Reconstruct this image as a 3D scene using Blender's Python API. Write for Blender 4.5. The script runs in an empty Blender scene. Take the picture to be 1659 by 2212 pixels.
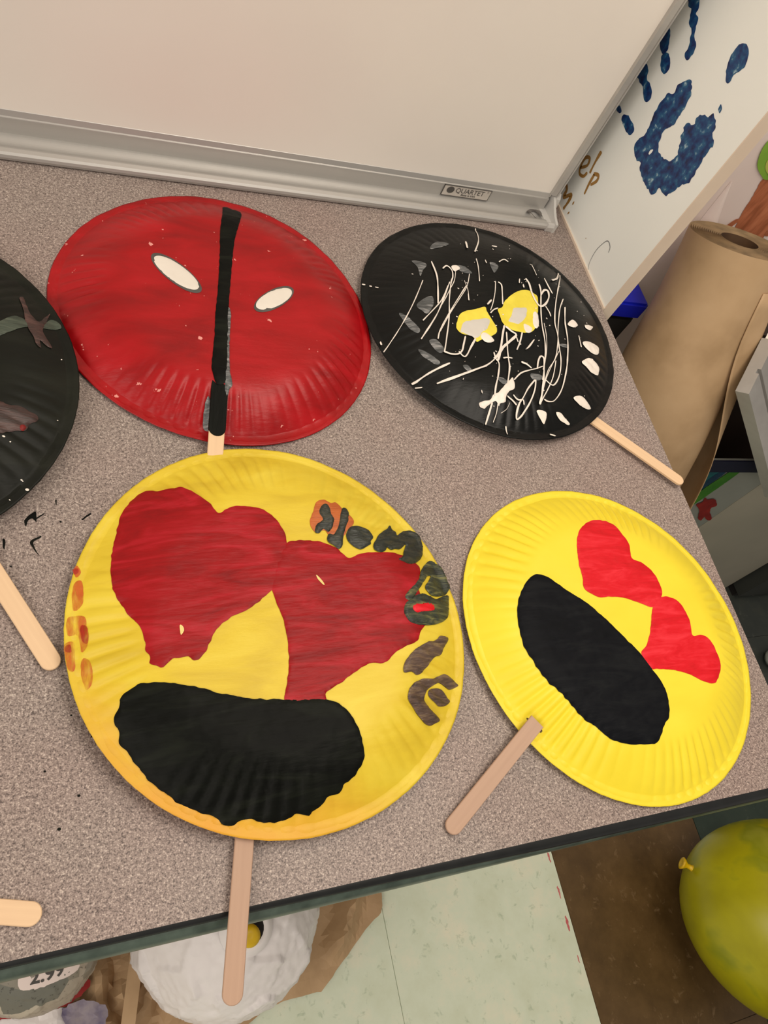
import bpy, bmesh, math, random
from mathutils import Vector, Matrix, noise
from mathutils.geometry import delaunay_2d_cdt

# ---------------------------------------------------------------- camera, world, lights, exposure
sc = bpy.context.scene
TH = 0.74                      # table height; the camera stands CH above the table top
CH = 0.45953
RX = Vector((0.9110021, -0.2145125, 0.3522208))
DN = Vector((-0.0177366, -0.8736619, -0.4862102))
FW = Vector((0.4120201, 0.4366914, -0.7997125))
cam_data = bpy.data.cameras.new('camera')
cam = bpy.data.objects.new('camera', cam_data)
sc.collection.objects.link(cam)
cam.matrix_world = Matrix(((RX.x, -DN.x, -FW.x, 0), (RX.y, -DN.y, -FW.y, 0), (RX.z, -DN.z, -FW.z, TH + CH), (0, 0, 0, 1)))
cam_data.sensor_fit = 'VERTICAL'; cam_data.sensor_height = 24.0; cam_data.lens = 24.0 * 1704 / 2212
cam_data.clip_start = 0.01
sc.camera = cam

world = bpy.data.worlds.new('world'); sc.world = world
world.use_nodes = True
world.node_tree.nodes['Background'].inputs[0].default_value = (1.0, 0.91, 0.82, 1)
world.node_tree.nodes['Background'].inputs[1].default_value = 0.36

def area(name, loc, target, size, power, col):
    l = bpy.data.lights.new(name, 'AREA'); l.shape = 'RECTANGLE'; l.size, l.size_y = size; l.energy = power; l.color = col
    o = bpy.data.objects.new(name, l); sc.collection.objects.link(o); o.location = loc
    o.rotation_euler = (Vector(target) - Vector(loc)).to_track_quat('-Z', 'Y').to_euler()
area('hanging_lamp', (0.55, 0.22, 1.95), (0.42, 0.30, 0.74), (0.9, 0.5), 9.5, (1.0, 0.90, 0.78))  # added light, low over the table, so brightness falls off towards the front
area('ceiling_lamp', (-1.5, -0.9, 2.3), (0.3, 0.5, 0.80), (2.2, 1.4), 35, (1.0, 0.91, 0.81))
sc.view_settings.view_transform = 'Standard'
sc.view_settings.look = 'None'
sc.view_settings.gamma = 1.0
sc.view_settings.use_curve_mapping = False
sc.view_settings.exposure = 0.0

# ---------------------------------------------------------------- measured data (0.1 mm units)
PLATES = {'y1': {'c': [0.14258, 0.16863], 'fc': [0.12679, -0.00015, 4e-05, -0.0012, -0.00052, 0.00042, -0.00103], 'lift': 0.01, 'H': 0.0145, 'warp': (0.001, 2.6, 0.0012, 1.0), 'n': 74, 's': 0.7, 'A': 0.0019}, 'y2': {'c': [0.39916, 0.14292], 'fc': [0.12415, -0.0001, -6e-05, -0.00045, -0.00097, -0.00031, 0.00069], 'lift': 0.003, 'H': 0.017, 'warp': (0.001, -2.4, 0.0012, 0.3), 'n': 76, 's': 2.1, 'A': 0.0024}, 'b2': {'c': [0.3859, 0.43751], 'fc': [0.12641, 6e-05, 5e-05, 0.00066, 0.00124, 0.00017, 0.00015], 'lift': 0.008, 'H': 0.012, 'warp': (0.0005, 0, 0.001, 2.0), 'n': 76, 's': 3.3, 'A': 0.0005}, 'r': {'c': [0.14003, 0.42931], 'fc': [0.12422, -1e-05, -0.0, -0.00032, 0.00063, -0.00079, 8e-05], 'lift': 0.0025, 'H': 0.018, 'warp': (0.0005, 1.0, 0.001, 2.6), 'n': 72, 's': 5.2, 'A': 0.0017}, 'b1': {'c': [-0.0999, 0.3494], 'fc': [0.133], 'lift': 0.012, 'H': 0.013, 'warp': (0.0005, 1.0, 0.0004, 2.6), 'n': 76, 's': 4.2, 'A': 0.0008}}
SHAPES = {"y1_heart_left":[[[-941,620],[-896,774],[-814,898],[-735,947],[-632,931],[-540,941],[-444,864],[-378,783],[-327,700],[-242,742],[-127,747],[-33,715],[38,639],[73,545],[75,437],[27,315],[-33,198],[-69,149],[-144,96],[-230,37],[-341,-3],[-422,-59],[-474,-125],[-511,-197],[-551,-238],[-587,-247],[-612,-220],[-654,-225],[-710,-230],[-754,-271],[-793,-256],[-825,-237],[-821,-194],[-839,-163],[-840,-89],[-867,-10],[-926,93],[-972,198],[-989,302],[-985,406],[-965,529]]],"y1_heart_right":[[[67,459],[146,483],[215,485],[314,467],[408,414],[473,347],[577,376],[726,380],[867,376],[986,331],[1012,265],[958,161],[944,85],[977,14],[966,-58],[918,-147],[863,-199],[830,-249],[727,-286],[648,-320],[566,-377],[483,-366],[374,-406],[265,-465],[159,-515],[136,-572],[26,-567],[-99,-545],[-62,-408],[-32,-258],[-26,-148],[-36,-18],[-69,149],[-38,266]]],"y1_mouth":[[[-1022,-494],[-990,-436],[-985,-398],[-929,-356],[-852,-340],[-735,-363],[-590,-402],[-429,-463],[-263,-507],[-45,-536],[106,-549],[209,-588],[275,-655],[312,-747],[328,-819],[328,-901],[301,-951],[240,-1010],[191,-1029],[157,-1069],[95,-1080],[32,-1127],[-13,-1139],[-28,-1161],[-100,-1138],[-144,-1155],[-214,-1161],[-283,-1153],[-350,-1120],[-403,-1116],[-457,-1131],[-510,-1115],[-546,-1072],[-634,-1031],[-709,-986],[-770,-932],[-818,-886],[-865,-834],[-924,-754],[-958,-685],[-999,-626],[-1003,-575],[-1019,-520]]],"y1_gap":[[[-646,-33],[-626,-42],[-624,-66],[-644,-91]],[[227,234],[256,207],[269,162],[250,177]],[[-798,-860],[-780,-870],[-781,-888],[-795,-885]]],"y1_orange":[[[262,625],[300,701],[329,764],[390,795],[437,768],[482,776],[510,723],[534,686],[567,650],[571,603],[509,550],[476,508],[381,511],[350,555],[293,540],[266,566]]],"y1_let_a":[[[280,557],[304,598],[349,631],[336,683],[359,736],[397,758],[420,719],[420,664],[433,629],[410,578],[390,553],[370,537],[344,563],[306,531],[281,540]],[[508,718],[547,731],[551,687],[536,630],[506,576],[480,525],[461,475],[449,434],[416,409],[390,436],[353,471],[367,520],[385,528],[406,519],[450,577],[477,647]]],"y1_let_b":[[[494,516],[529,567],[575,585],[616,577],[670,553],[686,517],[685,489],[658,462],[657,440],[619,419],[575,404],[530,423],[498,461]]],"y1_let_c":[[[667,418],[700,472],[754,531],[829,581],[868,619],[887,602],[903,564],[901,534],[976,586],[1038,608],[1095,584],[1119,538],[1111,458],[1081,395],[1015,334],[948,309],[881,315],[843,329],[887,360],[929,422],[951,464],[886,416],[836,410],[796,401],[780,423],[757,395],[727,380],[693,384],[668,401]]],"y1_let_d":[[[1033,282],[1135,361],[1177,349],[1221,312],[1234,259],[1242,207],[1246,155],[1218,123],[1188,98],[1108,75],[1042,78],[1012,112],[1019,147],[1102,231],[1065,224],[998,162],[939,105],[885,53],[849,24],[813,36],[815,60],[862,101],[922,146],[982,203]]],"y1_let_e":[[[861,36],[896,61],[970,79],[1038,65],[1089,55],[1207,98],[1204,39],[1163,-57],[1086,-112],[982,-141],[884,-145],[817,-129],[785,-90],[780,-43],[811,12]]],"y1_let_e_in":[[[857,-12],[947,7],[1028,6],[1041,-17],[1012,-44],[928,-58],[853,-60]]],"y1_let_f":[[[682,-447],[699,-391],[747,-343],[808,-302],[910,-258],[983,-244],[1032,-214],[1077,-210],[1113,-222],[1070,-271],[1041,-296],[1009,-335],[942,-359],[895,-396],[838,-439],[779,-466],[740,-447]]],"y1_let_g":[[[680,-592],[711,-539],[761,-507],[827,-491],[892,-492],[955,-473],[1021,-460],[1080,-488],[1108,-509],[1121,-529],[1090,-541],[1044,-553],[1004,-538],[957,-515],[883,-536],[829,-570],[814,-604],[826,-637],[858,-677],[902,-711],[918,-737],[876,-756],[836,-765],[791,-748],[743,-701],[708,-647],[687,-619]],[[842,-577],[880,-550],[939,-550],[977,-569],[1012,-609],[1030,-629],[994,-650],[929,-661],[885,-631],[851,-604]]],"y1_smear":[[[-1186,416],[-1166,446],[-1148,396],[-1173,367]],[[-1186,328],[-1145,343],[-1141,250],[-1153,183],[-1196,159],[-1202,243]],[[-1227,119],[-1142,110],[-1133,8],[-1133,-65],[-1165,-95],[-1181,6],[-1231,13]],[[-1254,-41],[-1204,-30],[-1199,-126],[-1207,-196],[-1238,-185],[-1249,-121]],[[-1167,-141],[-1126,-153],[-1117,-261],[-1147,-312],[-1171,-246]]],"y1_smear_dark":[[[-1165,59],[-1131,52],[-1131,-49],[-1162,-28]],[[-1248,-50],[-1219,-44],[-1217,-85],[-1247,-82]],[[-1190,421],[-1163,424],[-1161,397],[-1184,385]]],"y2_mouth":[[[-888,185],[-832,286],[-755,373],[-669,426],[-588,411],[-517,362],[-425,275],[-289,162],[-168,10],[-77,-123],[2,-238],[49,-342],[85,-428],[105,-505],[98,-592],[53,-702],[-11,-751],[-76,-824],[-129,-857],[-271,-846],[-393,-815],[-477,-772],[-552,-695],[-627,-631],[-693,-535],[-755,-431],[-821,-351],[-859,-276],[-891,-186],[-919,-109],[-923,-21],[-914,82]]],"y2_heart_a":[[[-162,729],[-93,801],[31,865],[149,873],[245,826],[278,724],[299,640],[267,516],[350,468],[425,367],[429,229],[369,148],[276,101],[193,135],[62,189],[-63,211],[-174,215],[-235,247],[-282,291],[-260,388],[-247,489],[-209,625]]],"y2_heart_b":[[[270,89],[344,158],[434,178],[532,146],[575,67],[585,-34],[555,-146],[640,-149],[702,-191],[722,-273],[721,-383],[669,-457],[581,-519],[482,-493],[375,-429],[240,-384],[97,-362],[55,-350],[12,-239],[84,-184],[170,-82]]],"y2_slit":[[[-988,-549],[-973,-545],[-914,-630],[-916,-644],[-929,-643]]],"r_stripe":[[[131,1072],[201,1049],[261,996],[210,801],[135,573],[72,265],[16,-27],[-6,-167],[-57,-522],[-92,-734],[-110,-829],[-176,-848],[-199,-741],[-190,-659],[-145,-424],[-110,-201],[-64,32],[-5,400],[31,657],[87,909]]],"r_smear":[[[-8,-144],[2,-211],[-42,-479],[-72,-733],[-66,-845],[-100,-912],[-122,-1088],[-130,-1088],[-115,-829],[-79,-630],[-34,-304]],[[-275,-1129],[-271,-1028],[-254,-957],[-229,-927],[-217,-1058],[-233,-1138]]],"r_eye":[[[-193,-7],[-209,-21],[-232,-27],[-261,-23],[-295,-11],[-332,10],[-370,39],[-407,73],[-442,112],[-473,152],[-498,194],[-516,233],[-526,269],[-528,300],[-521,323],[-506,338],[-483,344],[-454,341],[-420,328],[-382,307],[-344,278],[-306,243],[-270,204],[-239,163],[-214,121],[-196,81],[-187,46],[-186,16]],[[544,116],[544,93],[535,66],[517,34],[492,1],[460,-33],[425,-65],[386,-94],[347,-119],[309,-138],[274,-151],[243,-157],[219,-155],[202,-147],[193,-132],[193,-111],[201,-84],[217,-55],[240,-22],[270,11],[305,43],[344,73],[383,99],[423,120],[459,134],[491,141],[517,140],[535,131]]],"b2_yellow":[[[-503,-185],[-464,-106],[-429,-55],[-366,-11],[-292,11],[-218,34],[-141,62],[-139,14],[-125,-52],[-109,-108],[-97,-164],[-111,-222],[-159,-264],[-229,-298],[-295,-323],[-354,-355],[-363,-329],[-385,-294],[-455,-282],[-491,-266],[-509,-231]],[[-15,47],[37,73],[88,148],[165,218],[250,279],[337,321],[413,326],[459,296],[487,259],[452,142],[400,16],[359,-87],[283,-173],[211,-199],[131,-198],[65,-185],[9,-144],[-16,-89],[-16,-21]]],"b2_grey":[[[-488,-257],[-424,-149],[-357,-119],[-266,-96],[-151,-79],[-159,-132],[-207,-203],[-271,-247],[-312,-297],[-360,-319],[-386,-299],[-424,-288],[-459,-268]],[[52,-82],[104,-18],[163,78],[240,92],[309,95],[272,1],[200,-75],[143,-110],[93,-101]]],"b2_white":[[[-482,-953],[-443,-941],[-381,-929],[-344,-887],[-293,-865],[-212,-794],[-158,-750],[-115,-721],[-129,-823],[-187,-856],[-229,-902],[-246,-952],[-294,-962],[-313,-986],[-330,-944],[-370,-957],[-419,-983],[-444,-1002],[-478,-987]],[[-299,-295],[-263,-246],[-222,-251],[-191,-286],[-174,-326],[-221,-353],[-276,-344]],[[367,52],[408,37],[374,-95],[331,-138],[311,-92]],[[208,-103],[251,-108],[284,-143],[248,-195],[196,-191]],[[52,-1017],[93,-1004],[144,-1022],[148,-1056],[118,-1117],[90,-1093],[61,-1047]],[[264,-1012],[311,-1014],[354,-1050],[404,-1091],[378,-1104],[302,-1076],[268,-1045]],[[492,-861],[604,-828],[700,-904],[672,-931],[564,-915]],[[813,-246],[903,-215],[1043,-235],[989,-326],[896,-345],[824,-300]],[[714,-474],[847,-411],[944,-471],[897,-567],[814,-564],[751,-519]],[[714,-46],[796,15],[836,-38],[768,-79]],[[950,-7],[1079,21],[1003,-49],[942,-49]],[[-349,519],[-284,538],[-270,499],[-333,460]]],"b2_dab":[[[-469,786],[-377,859],[-280,826],[-377,766],[-486,733]],[[-721,562],[-600,518],[-658,429],[-699,364],[-693,470]],[[-820,23],[-657,132],[-660,36],[-746,-76],[-786,-51]],[[-992,-65],[-942,-90],[-890,-176],[-857,-249],[-885,-281],[-943,-223]],[[-805,-372],[-742,-356],[-696,-442],[-722,-491],[-769,-473]],[[-910,-443],[-866,-465],[-760,-569],[-793,-597],[-888,-509]],[[-564,-616],[-518,-615],[-492,-664],[-532,-672]],[[89,633],[158,622],[163,580],[94,507]],[[-284,538],[-206,539],[-151,463],[-261,469]],[[-277,-722],[-213,-727],[-170,-775],[-231,-786]],[[88,-662],[182,-663],[205,-698],[142,-729],[86,-715]],[[523,-300],[610,-292],[614,-330],[550,-326]]],"b1_green":[[[757,253],[861,341],[903,382],[946,415],[989,416],[1026,409],[1123,435],[1170,488],[1223,462],[1229,420],[1182,396],[1121,373],[1025,339],[967,304],[910,254],[861,210],[758,125]]],"b1_brown":[[[977,611],[999,638],[1017,567],[1049,469],[1093,431],[1132,491],[1164,541],[1155,505],[1125,388],[1120,326],[1169,215],[1139,212],[1096,247],[1102,184],[1073,204],[1056,263],[1032,319],[1011,402],[998,518]],[[729,-324],[860,-300],[899,-315],[973,-312],[1021,-335],[1069,-356],[1061,-400],[1019,-427],[998,-473],[944,-485],[898,-503],[858,-522],[730,-544]]],"b1_red":[[[968,-448],[989,-435],[1002,-452],[988,-480],[968,-476]]],"b1_speck":[[[886,-536],[882,-540],[876,-540],[871,-537],[870,-532],[873,-529],[879,-528],[885,-531]],[[919,-564],[916,-566],[912,-567],[909,-565],[908,-562],[911,-559],[915,-559],[918,-561]],[[979,-790],[976,-793],[972,-794],[968,-792],[967,-788],[970,-786],[974,-785],[978,-787]],[[1012,-857],[1008,-861],[999,-861],[993,-855],[991,-848],[996,-844],[1004,-844],[1011,-850]],[[1228,139],[1226,136],[1222,134],[1219,136],[1219,139],[1221,142],[1224,143],[1227,142]],[[1190,-352],[1188,-354],[1184,-355],[1182,-354],[1181,-351],[1183,-349],[1186,-348],[1189,-349]],[[911,-921],[909,-923],[905,-923],[901,-920],[901,-917],[903,-915],[907,-915],[910,-918]],[[983,-796],[982,-798],[978,-798],[976,-797],[975,-795],[977,-793],[980,-792],[983,-794]]]}
DRIPS = [[8,[-13,-146],[-63,-246],[-128,-391],[-189,-514],[-218,-552]],[9,[-3,-154],[40,-207],[75,-246],[-17,-325],[-109,-398],[-188,-486],[-246,-536]],[5,[-787,-756],[-640,-716],[-479,-665],[-333,-604],[-237,-535]],[6,[-222,-462],[-225,-534],[-212,-587],[-261,-713],[-309,-813],[-339,-902]],[6,[-149,-519],[-102,-507],[-53,-512]],[6,[-17,-222],[-62,-385],[-96,-524],[-117,-615],[-175,-751],[-200,-810]],[5,[-115,-747],[-22,-670],[68,-633],[165,-603],[248,-569]],[9,[25,-546],[75,-565],[112,-607]],[7,[171,-611],[210,-526],[253,-468],[283,-483],[250,-587],[176,-770],[124,-893],[92,-962]],[6,[102,-732],[4,-823],[-68,-912],[-121,-971],[-156,-1048],[-158,-1094],[-119,-1074],[-72,-1026],[2,-938],[72,-827],[111,-732]],[6,[-163,-893],[-122,-936],[-73,-934],[-72,-977]],[6,[-221,-901],[-181,-944],[-146,-979]],[6,[-370,-957],[-401,-1024],[-430,-1087],[-450,-1132]],[3,[-318,-965],[-344,-1046],[-380,-1115]],[2,[-207,-959],[-247,-1014],[-306,-1047]],[8,[426,469],[442,408],[433,303],[440,192],[466,134],[532,163],[608,254],[631,340],[589,345],[526,274]],[6,[557,414],[542,318],[464,104],[404,-101],[364,-298],[294,-492],[231,-616]],[3,[439,-68],[401,-247],[347,-394],[276,-539],[182,-727]],[5,[989,711],[786,414],[661,179],[573,-33],[544,-184],[507,-332],[471,-476],[382,-667],[284,-770],[218,-724]],[4,[785,270],[692,132],[592,-81],[488,-333],[405,-482],[286,-611],[185,-770]],[6,[761,161],[691,-20],[642,-222],[566,-421],[474,-614],[367,-801],[264,-911],[196,-932],[146,-914]],[4,[407,-500],[317,-672],[218,-808],[128,-916],[92,-962]],[3,[489,-381],[340,-561],[218,-724],[143,-854]],[5,[94,382],[121,354],[99,260],[52,104]],[3,[69,389],[20,250],[-47,112],[-103,18]],[5,[-113,-13],[-64,32],[-12,57]],[6,[370,388],[364,346]],[5,[357,459],[334,404]],[4,[-51,654],[-63,547],[-106,365]],[5,[-451,474],[-396,517],[-360,465],[-376,382],[-415,306],[-493,91],[-536,-57],[-606,-249],[-701,-485]],[3,[-320,470],[-371,342],[-444,233],[-530,106],[-608,2]],[3,[-185,447],[-260,285],[-385,122],[-527,-56],[-685,-274]],[3,[-265,355],[-264,245],[-288,123]],[6,[-455,-309],[-496,-394],[-534,-469],[-585,-508],[-647,-510],[-709,-484]],[6,[-363,-329],[-430,-416],[-499,-510],[-536,-531],[-569,-480]],[5,[155,-205],[88,-325],[27,-414]],[4,[72,-242],[70,-326]],[6,[253,-281],[171,-364],[133,-395]],[6,[-116,84],[-53,146]],[6,[649,503],[660,407],[674,315]],[4,[577,686],[572,532]],[8,[744,506],[846,570],[977,731]],[5,[534,143],[552,64],[547,23]],[5,[190,647],[259,689],[297,663]],[7,[-1025,-755],[-874,-675],[-679,-598]],[6,[-820,-768],[-631,-723],[-341,-613]],[4,[-1191,-430],[-1060,-270],[-948,-117],[-833,61],[-692,304]],[6,[-544,545],[-542,342],[-618,40]],[5,[-454,273],[-574,83],[-814,-162]],[5,[-425,316],[-645,-57],[-871,-350]],[4,[-262,296],[-450,58],[-660,-225],[-727,-356]],[5,[180,1218],[77,941],[-38,743]],[5,[-1216,316],[-1186,313]],[5,[-1153,298],[-1136,284]],[5,[-1113,272],[-1090,253]],[5,[-1003,-788],[-933,-777]],[5,[-265,-1144],[-264,-1216]],[6,[159,-1202],[214,-1217]],[6,[40,647],[44,605]],[7,[191,868],[248,869]],[7,[-88,879],[-107,776]],[5,[-275,195],[-291,114]],[8,[-1196,-325],[-1194,-360]],[5,[790,-174],[766,-311]],[5,[-448,-849],[-445,-877]]]
MARKS = [[[-16,2503],[38,2558],[49,2548],[48,2487],[29,2511],[3,2497],[-8,2456]],[[48,2515],[94,2547],[92,2538],[52,2508]],[[10,2345],[19,2363],[72,2393],[72,2379],[30,2344],[61,2257],[17,2328]],[[-135,2377],[-122,2372],[-123,2310],[-133,2323]],[[303,2499],[356,2542],[362,2532],[310,2494]],[[159,2637],[169,2637],[164,2599]],[[-105,2200],[-89,2197],[-87,2187]],[[178,2488],[190,2488],[189,2478],[179,2479]]]
HAND = [[[5820,1112],[5829,1191],[5801,1246],[5818,1351],[5864,1447],[5875,1567],[5854,1643],[5803,1679],[5813,1749],[5771,1830],[5708,1866],[5615,1812],[5577,1718],[5571,1630],[5565,1541],[5611,1458],[5604,1398],[5568,1343],[5494,1300],[5397,1311],[5321,1355],[5298,1440],[5358,1507],[5409,1579],[5448,1643],[5359,1695],[5386,1751],[5343,1806],[5287,1832],[5245,1885],[5151,1851],[5113,1790],[5030,1761],[5019,1677],[5008,1592],[4984,1498],[4972,1409],[5037,1321],[5049,1242],[5101,1162],[5213,1137],[5227,1053],[5325,1041],[5438,1035],[5568,1051],[5623,1095],[5700,1067]],[[5351,2098],[5429,2142],[5487,2213],[5505,2296],[5484,2355],[5418,2378],[5350,2356],[5307,2305],[5292,2262],[5334,2179],[5322,2118]],[[6389,2250],[6270,2293],[6202,2259],[6164,2221],[6155,2186],[6095,2182],[6051,2126],[5999,2076],[5925,2053],[5892,2003],[5898,1935],[5972,1937],[6000,2005],[6079,2081],[6163,2099],[6241,2175],[6311,2174]],[[6344,1945],[6260,1896],[6196,1820],[6254,1775],[6363,1816],[6365,1874]],[[6229,1784],[6160,1821],[6077,1795],[6034,1748],[6057,1695],[6135,1695],[6196,1731]],[[6364,1478],[6353,1603],[6269,1590],[6217,1548],[6084,1529],[6019,1479],[6046,1425],[6135,1429],[6176,1465],[6264,1468]],[[6213,1141],[6174,1195],[6073,1210],[5959,1194],[5961,1133],[6049,1109],[6151,1118]],[[6359,1136],[6333,1172],[6262,1164],[6284,1131]],[[5235,1937],[5244,1971],[5206,1958],[5200,1926]]]
HOLE = [[[5600,1208],[5609,1240],[5585,1266],[5575,1244],[5582,1213]]]
WRITING = [[7,[6361,429],[6385,497],[6373,555]],[8,[6312,469],[6239,558],[6269,619],[6328,581],[6322,490],[6274,432],[6194,459],[6177,522]],[8,[6178,776],[6164,657],[6139,543]],[8,[6068,586],[6053,478],[6024,374]],[8,[6086,583],[6009,622],[5982,578],[6027,491]],[9,[6377,59],[6379,141],[6368,213],[6300,198],[6272,125],[6193,219],[6168,158],[6170,50]],[9,[6098,202],[6078,203]],[9,[6072,95],[6054,91]],[5,[5617,165],[5608,162]]]
PENCIL = [[3,[5305,26],[5356,84],[5384,228],[5343,383],[5261,389],[5225,341]]]
TREE = {"trunk":[[8282,-152],[8204,15],[8146,158],[8096,361],[8043,506],[8015,611],[8077,761],[8358,716],[8626,243],[8770,-13],[8880,-253],[9373,-987],[8902,-1053],[8437,-481]],"branch":[[8065,-177],[8097,-48],[8145,38],[8196,47],[8202,-8],[8174,-91],[8168,-171]],"branch2":[[8798,-112],[8782,-22],[8826,54],[8953,53],[8907,-83],[8851,-127]],"leaf":[[7815,729],[7737,800],[7660,924],[7628,1018],[7629,1082],[7687,1129],[7851,1181],[8153,1061],[8366,816],[8164,679],[8054,618],[7945,657]],"leaf2":[[7905,756],[7831,866],[7910,919],[8087,859],[8125,770],[8069,681]],"sheet":[[7604,513],[7656,198],[7725,-101]]}
POSTER = {"teal":[[8655,-2398],[9230,-2392],[9185,-3311],[8997,-3241]],"green":[[9304,-2468],[9308,-2408],[9428,-2467],[9517,-2571],[9453,-3573],[9302,-3460],[9206,-3321]],"blue":[[9096,-2695],[9181,-2418],[9238,-2400],[9254,-2624],[9190,-3244],[9176,-3301]],"yellow":[[9232,-3380],[9263,-3342],[9319,-3392],[9315,-3460]],"star":[[9512,-3274],[9616,-3330],[9691,-3312],[9800,-3344],[9977,-3498],[10001,-3559],[9956,-3598],[10031,-3724],[10153,-3834],[10297,-3968],[10312,-4044],[10222,-4008],[10083,-3916],[10122,-4036],[9980,-3954],[9876,-3823],[9736,-3653],[9538,-3506],[9537,-3446],[9581,-3408]],"corners":[[8593,-2252],[9649,-2234],[10395,-2880],[10324,-4322]]}

# ---------------------------------------------------------------- helpers
random.seed(7)
def srgb(r, g, b):
    f = lambda c: (c / 255 / 12.92) if c / 255 <= .04045 else ((c / 255 + .055) / 1.055) ** 2.4
    return (f(r), f(g), f(b), 1)
def link(o, parent=None):
    sc.collection.objects.link(o)
    if parent: o.parent = parent
    return o
def mesh_obj(name, verts, faces, mat, parent=None, smooth=False, loc=None):
    me = bpy.data.meshes.new(name); me.from_pydata([tuple(v) for v in verts], [], faces); me.update()
    if smooth:
        for p in me.polygons: p.use_smooth = True
    if mat:
        for m in (mat if isinstance(mat, (list, tuple)) else [mat]): me.materials.append(m)
    o = bpy.data.objects.new(name, me)
    if loc: o.location = loc
    return link(o, parent)
def empty(name, loc, label, cat, group=None, rot=None):
    o = bpy.data.objects.new(name, None); o.empty_display_size = .02; o.location = loc
    if rot: o.rotation_euler = rot
    link(o); o['label'] = label; o['category'] = cat
    if group: o['group'] = group
    return o
def tag(o, label, cat, group=None):
    o['label'] = label; o['category'] = cat
    if group: o['group'] = group
    return o
def box_geo(x0, y0, z0, x1, y1, z1):
    v = [(x0, y0, z0), (x1, y0, z0), (x1, y1, z0), (x0, y1, z0), (x0, y0, z1), (x1, y0, z1), (x1, y1, z1), (x0, y1, z1)]
    return v, [(3, 2, 1, 0), (4, 5, 6, 7), (0, 1, 5, 4), (1, 2, 6, 5), (2, 3, 7, 6), (3, 0, 4, 7)]
def box(name, a, b, mat, parent=None, bev=0.0, loc=None):
    v, f = box_geo(*a, *b)
    o = mesh_obj(name, v, f, mat, parent, loc=loc)
    if bev:
        bm = bmesh.new(); bm.from_mesh(o.data)
        bmesh.ops.bevel(bm, geom=bm.edges[:], offset=bev, segments=2, affect='EDGES')
        bm.to_mesh(o.data); bm.free()
    return o
def extrude_profile(name, prof, p0, p1, mat, parent=None, out=(0, -1, 0), up=(0, 0, 1), smooth=False, cap=True):
    # prof: closed list of (out, up) offsets swept from p0 to p1
    p0, p1, out, up = map(Vector, (p0, p1, out, up)); n = len(prof)
    v = [p + out * a + up * b for p in (p0, p1) for a, b in prof]
    f = [(i, (i + 1) % n, n + (i + 1) % n, n + i) for i in range(n)]
    if cap: f += [tuple(range(n))[::-1], tuple(range(n, 2 * n))]
    o = mesh_obj(name, v, f, mat, parent, smooth)
    bm = bmesh.new(); bm.from_mesh(o.data); bmesh.ops.recalc_face_normals(bm, faces=bm.faces[:]); bm.to_mesh(o.data); bm.free()
    return o

def _ss(a, b, x):
    t = min(1.0, max(0.0, (x - a) / (b - a)))
    return t * t * (3 - 2 * t)
def plate_edge(p, th):
    r = p['fc'][0]
    for k in range(1, len(p['fc']) // 2 + 1):
        r += p['fc'][2 * k - 1] * math.cos(k * th) + p['fc'][2 * k] * math.sin(k * th)
    return r
def plate_z(p, x, y, flute=True):
    # height of the domed, fluted paper surface above the table at local x, y
    r = math.hypot(x, y); th = math.atan2(y, x)
    ro = plate_edge(p, th); rho = r / ro
    w = p['warp']
    z = p['lift'] + min(rho, 1.1) ** 2 * (w[0] * math.cos(th - w[1]) + w[2] * math.cos(2 * th - w[3]))
    z += p['H'] * (1 - min(1, max(0, (rho - .60) / .352)) ** 1.8) + .0015 * (1 - min(1, rho) ** 2)
    if flute:
        win = _ss(.66, .78, rho) * (1 - _ss(.90, .953, rho))
        n = p['n']; ph = n * th / (2 * math.pi) + .35 * math.sin(3 * th + p['s']) + .2 * math.sin(7 * th + 2 * p['s'])
        i = math.floor(ph); a = .55 + .45 * math.sin(i * 12.9898 + p['s'] * 7)
        g = .5 - .5 * math.cos(2 * math.pi * (ph - i))
        z -= p['A'] * a * win * (1 - g) ** 1.6
        z += .00012 * _ss(.95, .97, rho) * math.sin(n * th * .5 + p['s']) * p.get('lip', 1)
    return z

# ---- materials
def new_mat(name, rough=.5, spec=.5, metal=0.0):
    m = bpy.data.materials.new(name); m.use_nodes = True
    nt = m.node_tree; b = nt.nodes['Principled BSDF']
    b.inputs['Roughness'].default_value = rough; b.inputs['Specular IOR Level'].default_value = spec; b.inputs['Metallic'].default_value = metal
    return m, nt, b
def nd(nt, t, **kw):
    n = nt.nodes.new(t)
    for k, v in kw.items():
        if k in n.inputs: n.inputs[k].default_value = v
        else: setattr(n, k, v)
    return n
def ramp(nt, fac, stops, interp='LINEAR'):
    r = nt.nodes.new('ShaderNodeValToRGB'); r.color_ramp.interpolation = interp; e = r.color_ramp.elements
    while len(e) < len(stops): e.new(.5)
    for k, (p, c) in zip(e, stops): k.position = p; k.color = c
    nt.links.new(fac, r.inputs[0]); return r.outputs[0]
def coords(nt, scale=(1, 1, 1), rot=(0, 0, 0)):
    tc = nt.nodes.new('ShaderNodeTexCoord'); mp = nd(nt, 'ShaderNodeMapping'); mp.inputs['Scale'].default_value = scale; mp.inputs['Rotation'].default_value = rot
    nt.links.new(tc.outputs['Object'], mp.inputs[0]); return mp.outputs[0]
def noise_tex(nt, vec, scale, detail=3, rough=.5, dist=0):
    n = nd(nt, 'ShaderNodeTexNoise'); n.inputs['Scale'].default_value = scale; n.inputs['Detail'].default_value = detail
    n.inputs['Roughness'].default_value = rough; n.inputs['Distortion'].default_value = dist
    nt.links.new(vec, n.inputs['Vector']); return n.outputs[0]
def add_bump(nt, b, h, strength, dist=.001):
    bp = nd(nt, 'ShaderNodeBump'); bp.inputs['Strength'].default_value = strength; bp.inputs['Distance'].default_value = dist
    nt.links.new(h, bp.inputs['Height']); nt.links.new(bp.outputs[0], b.inputs['Normal'])
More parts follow.
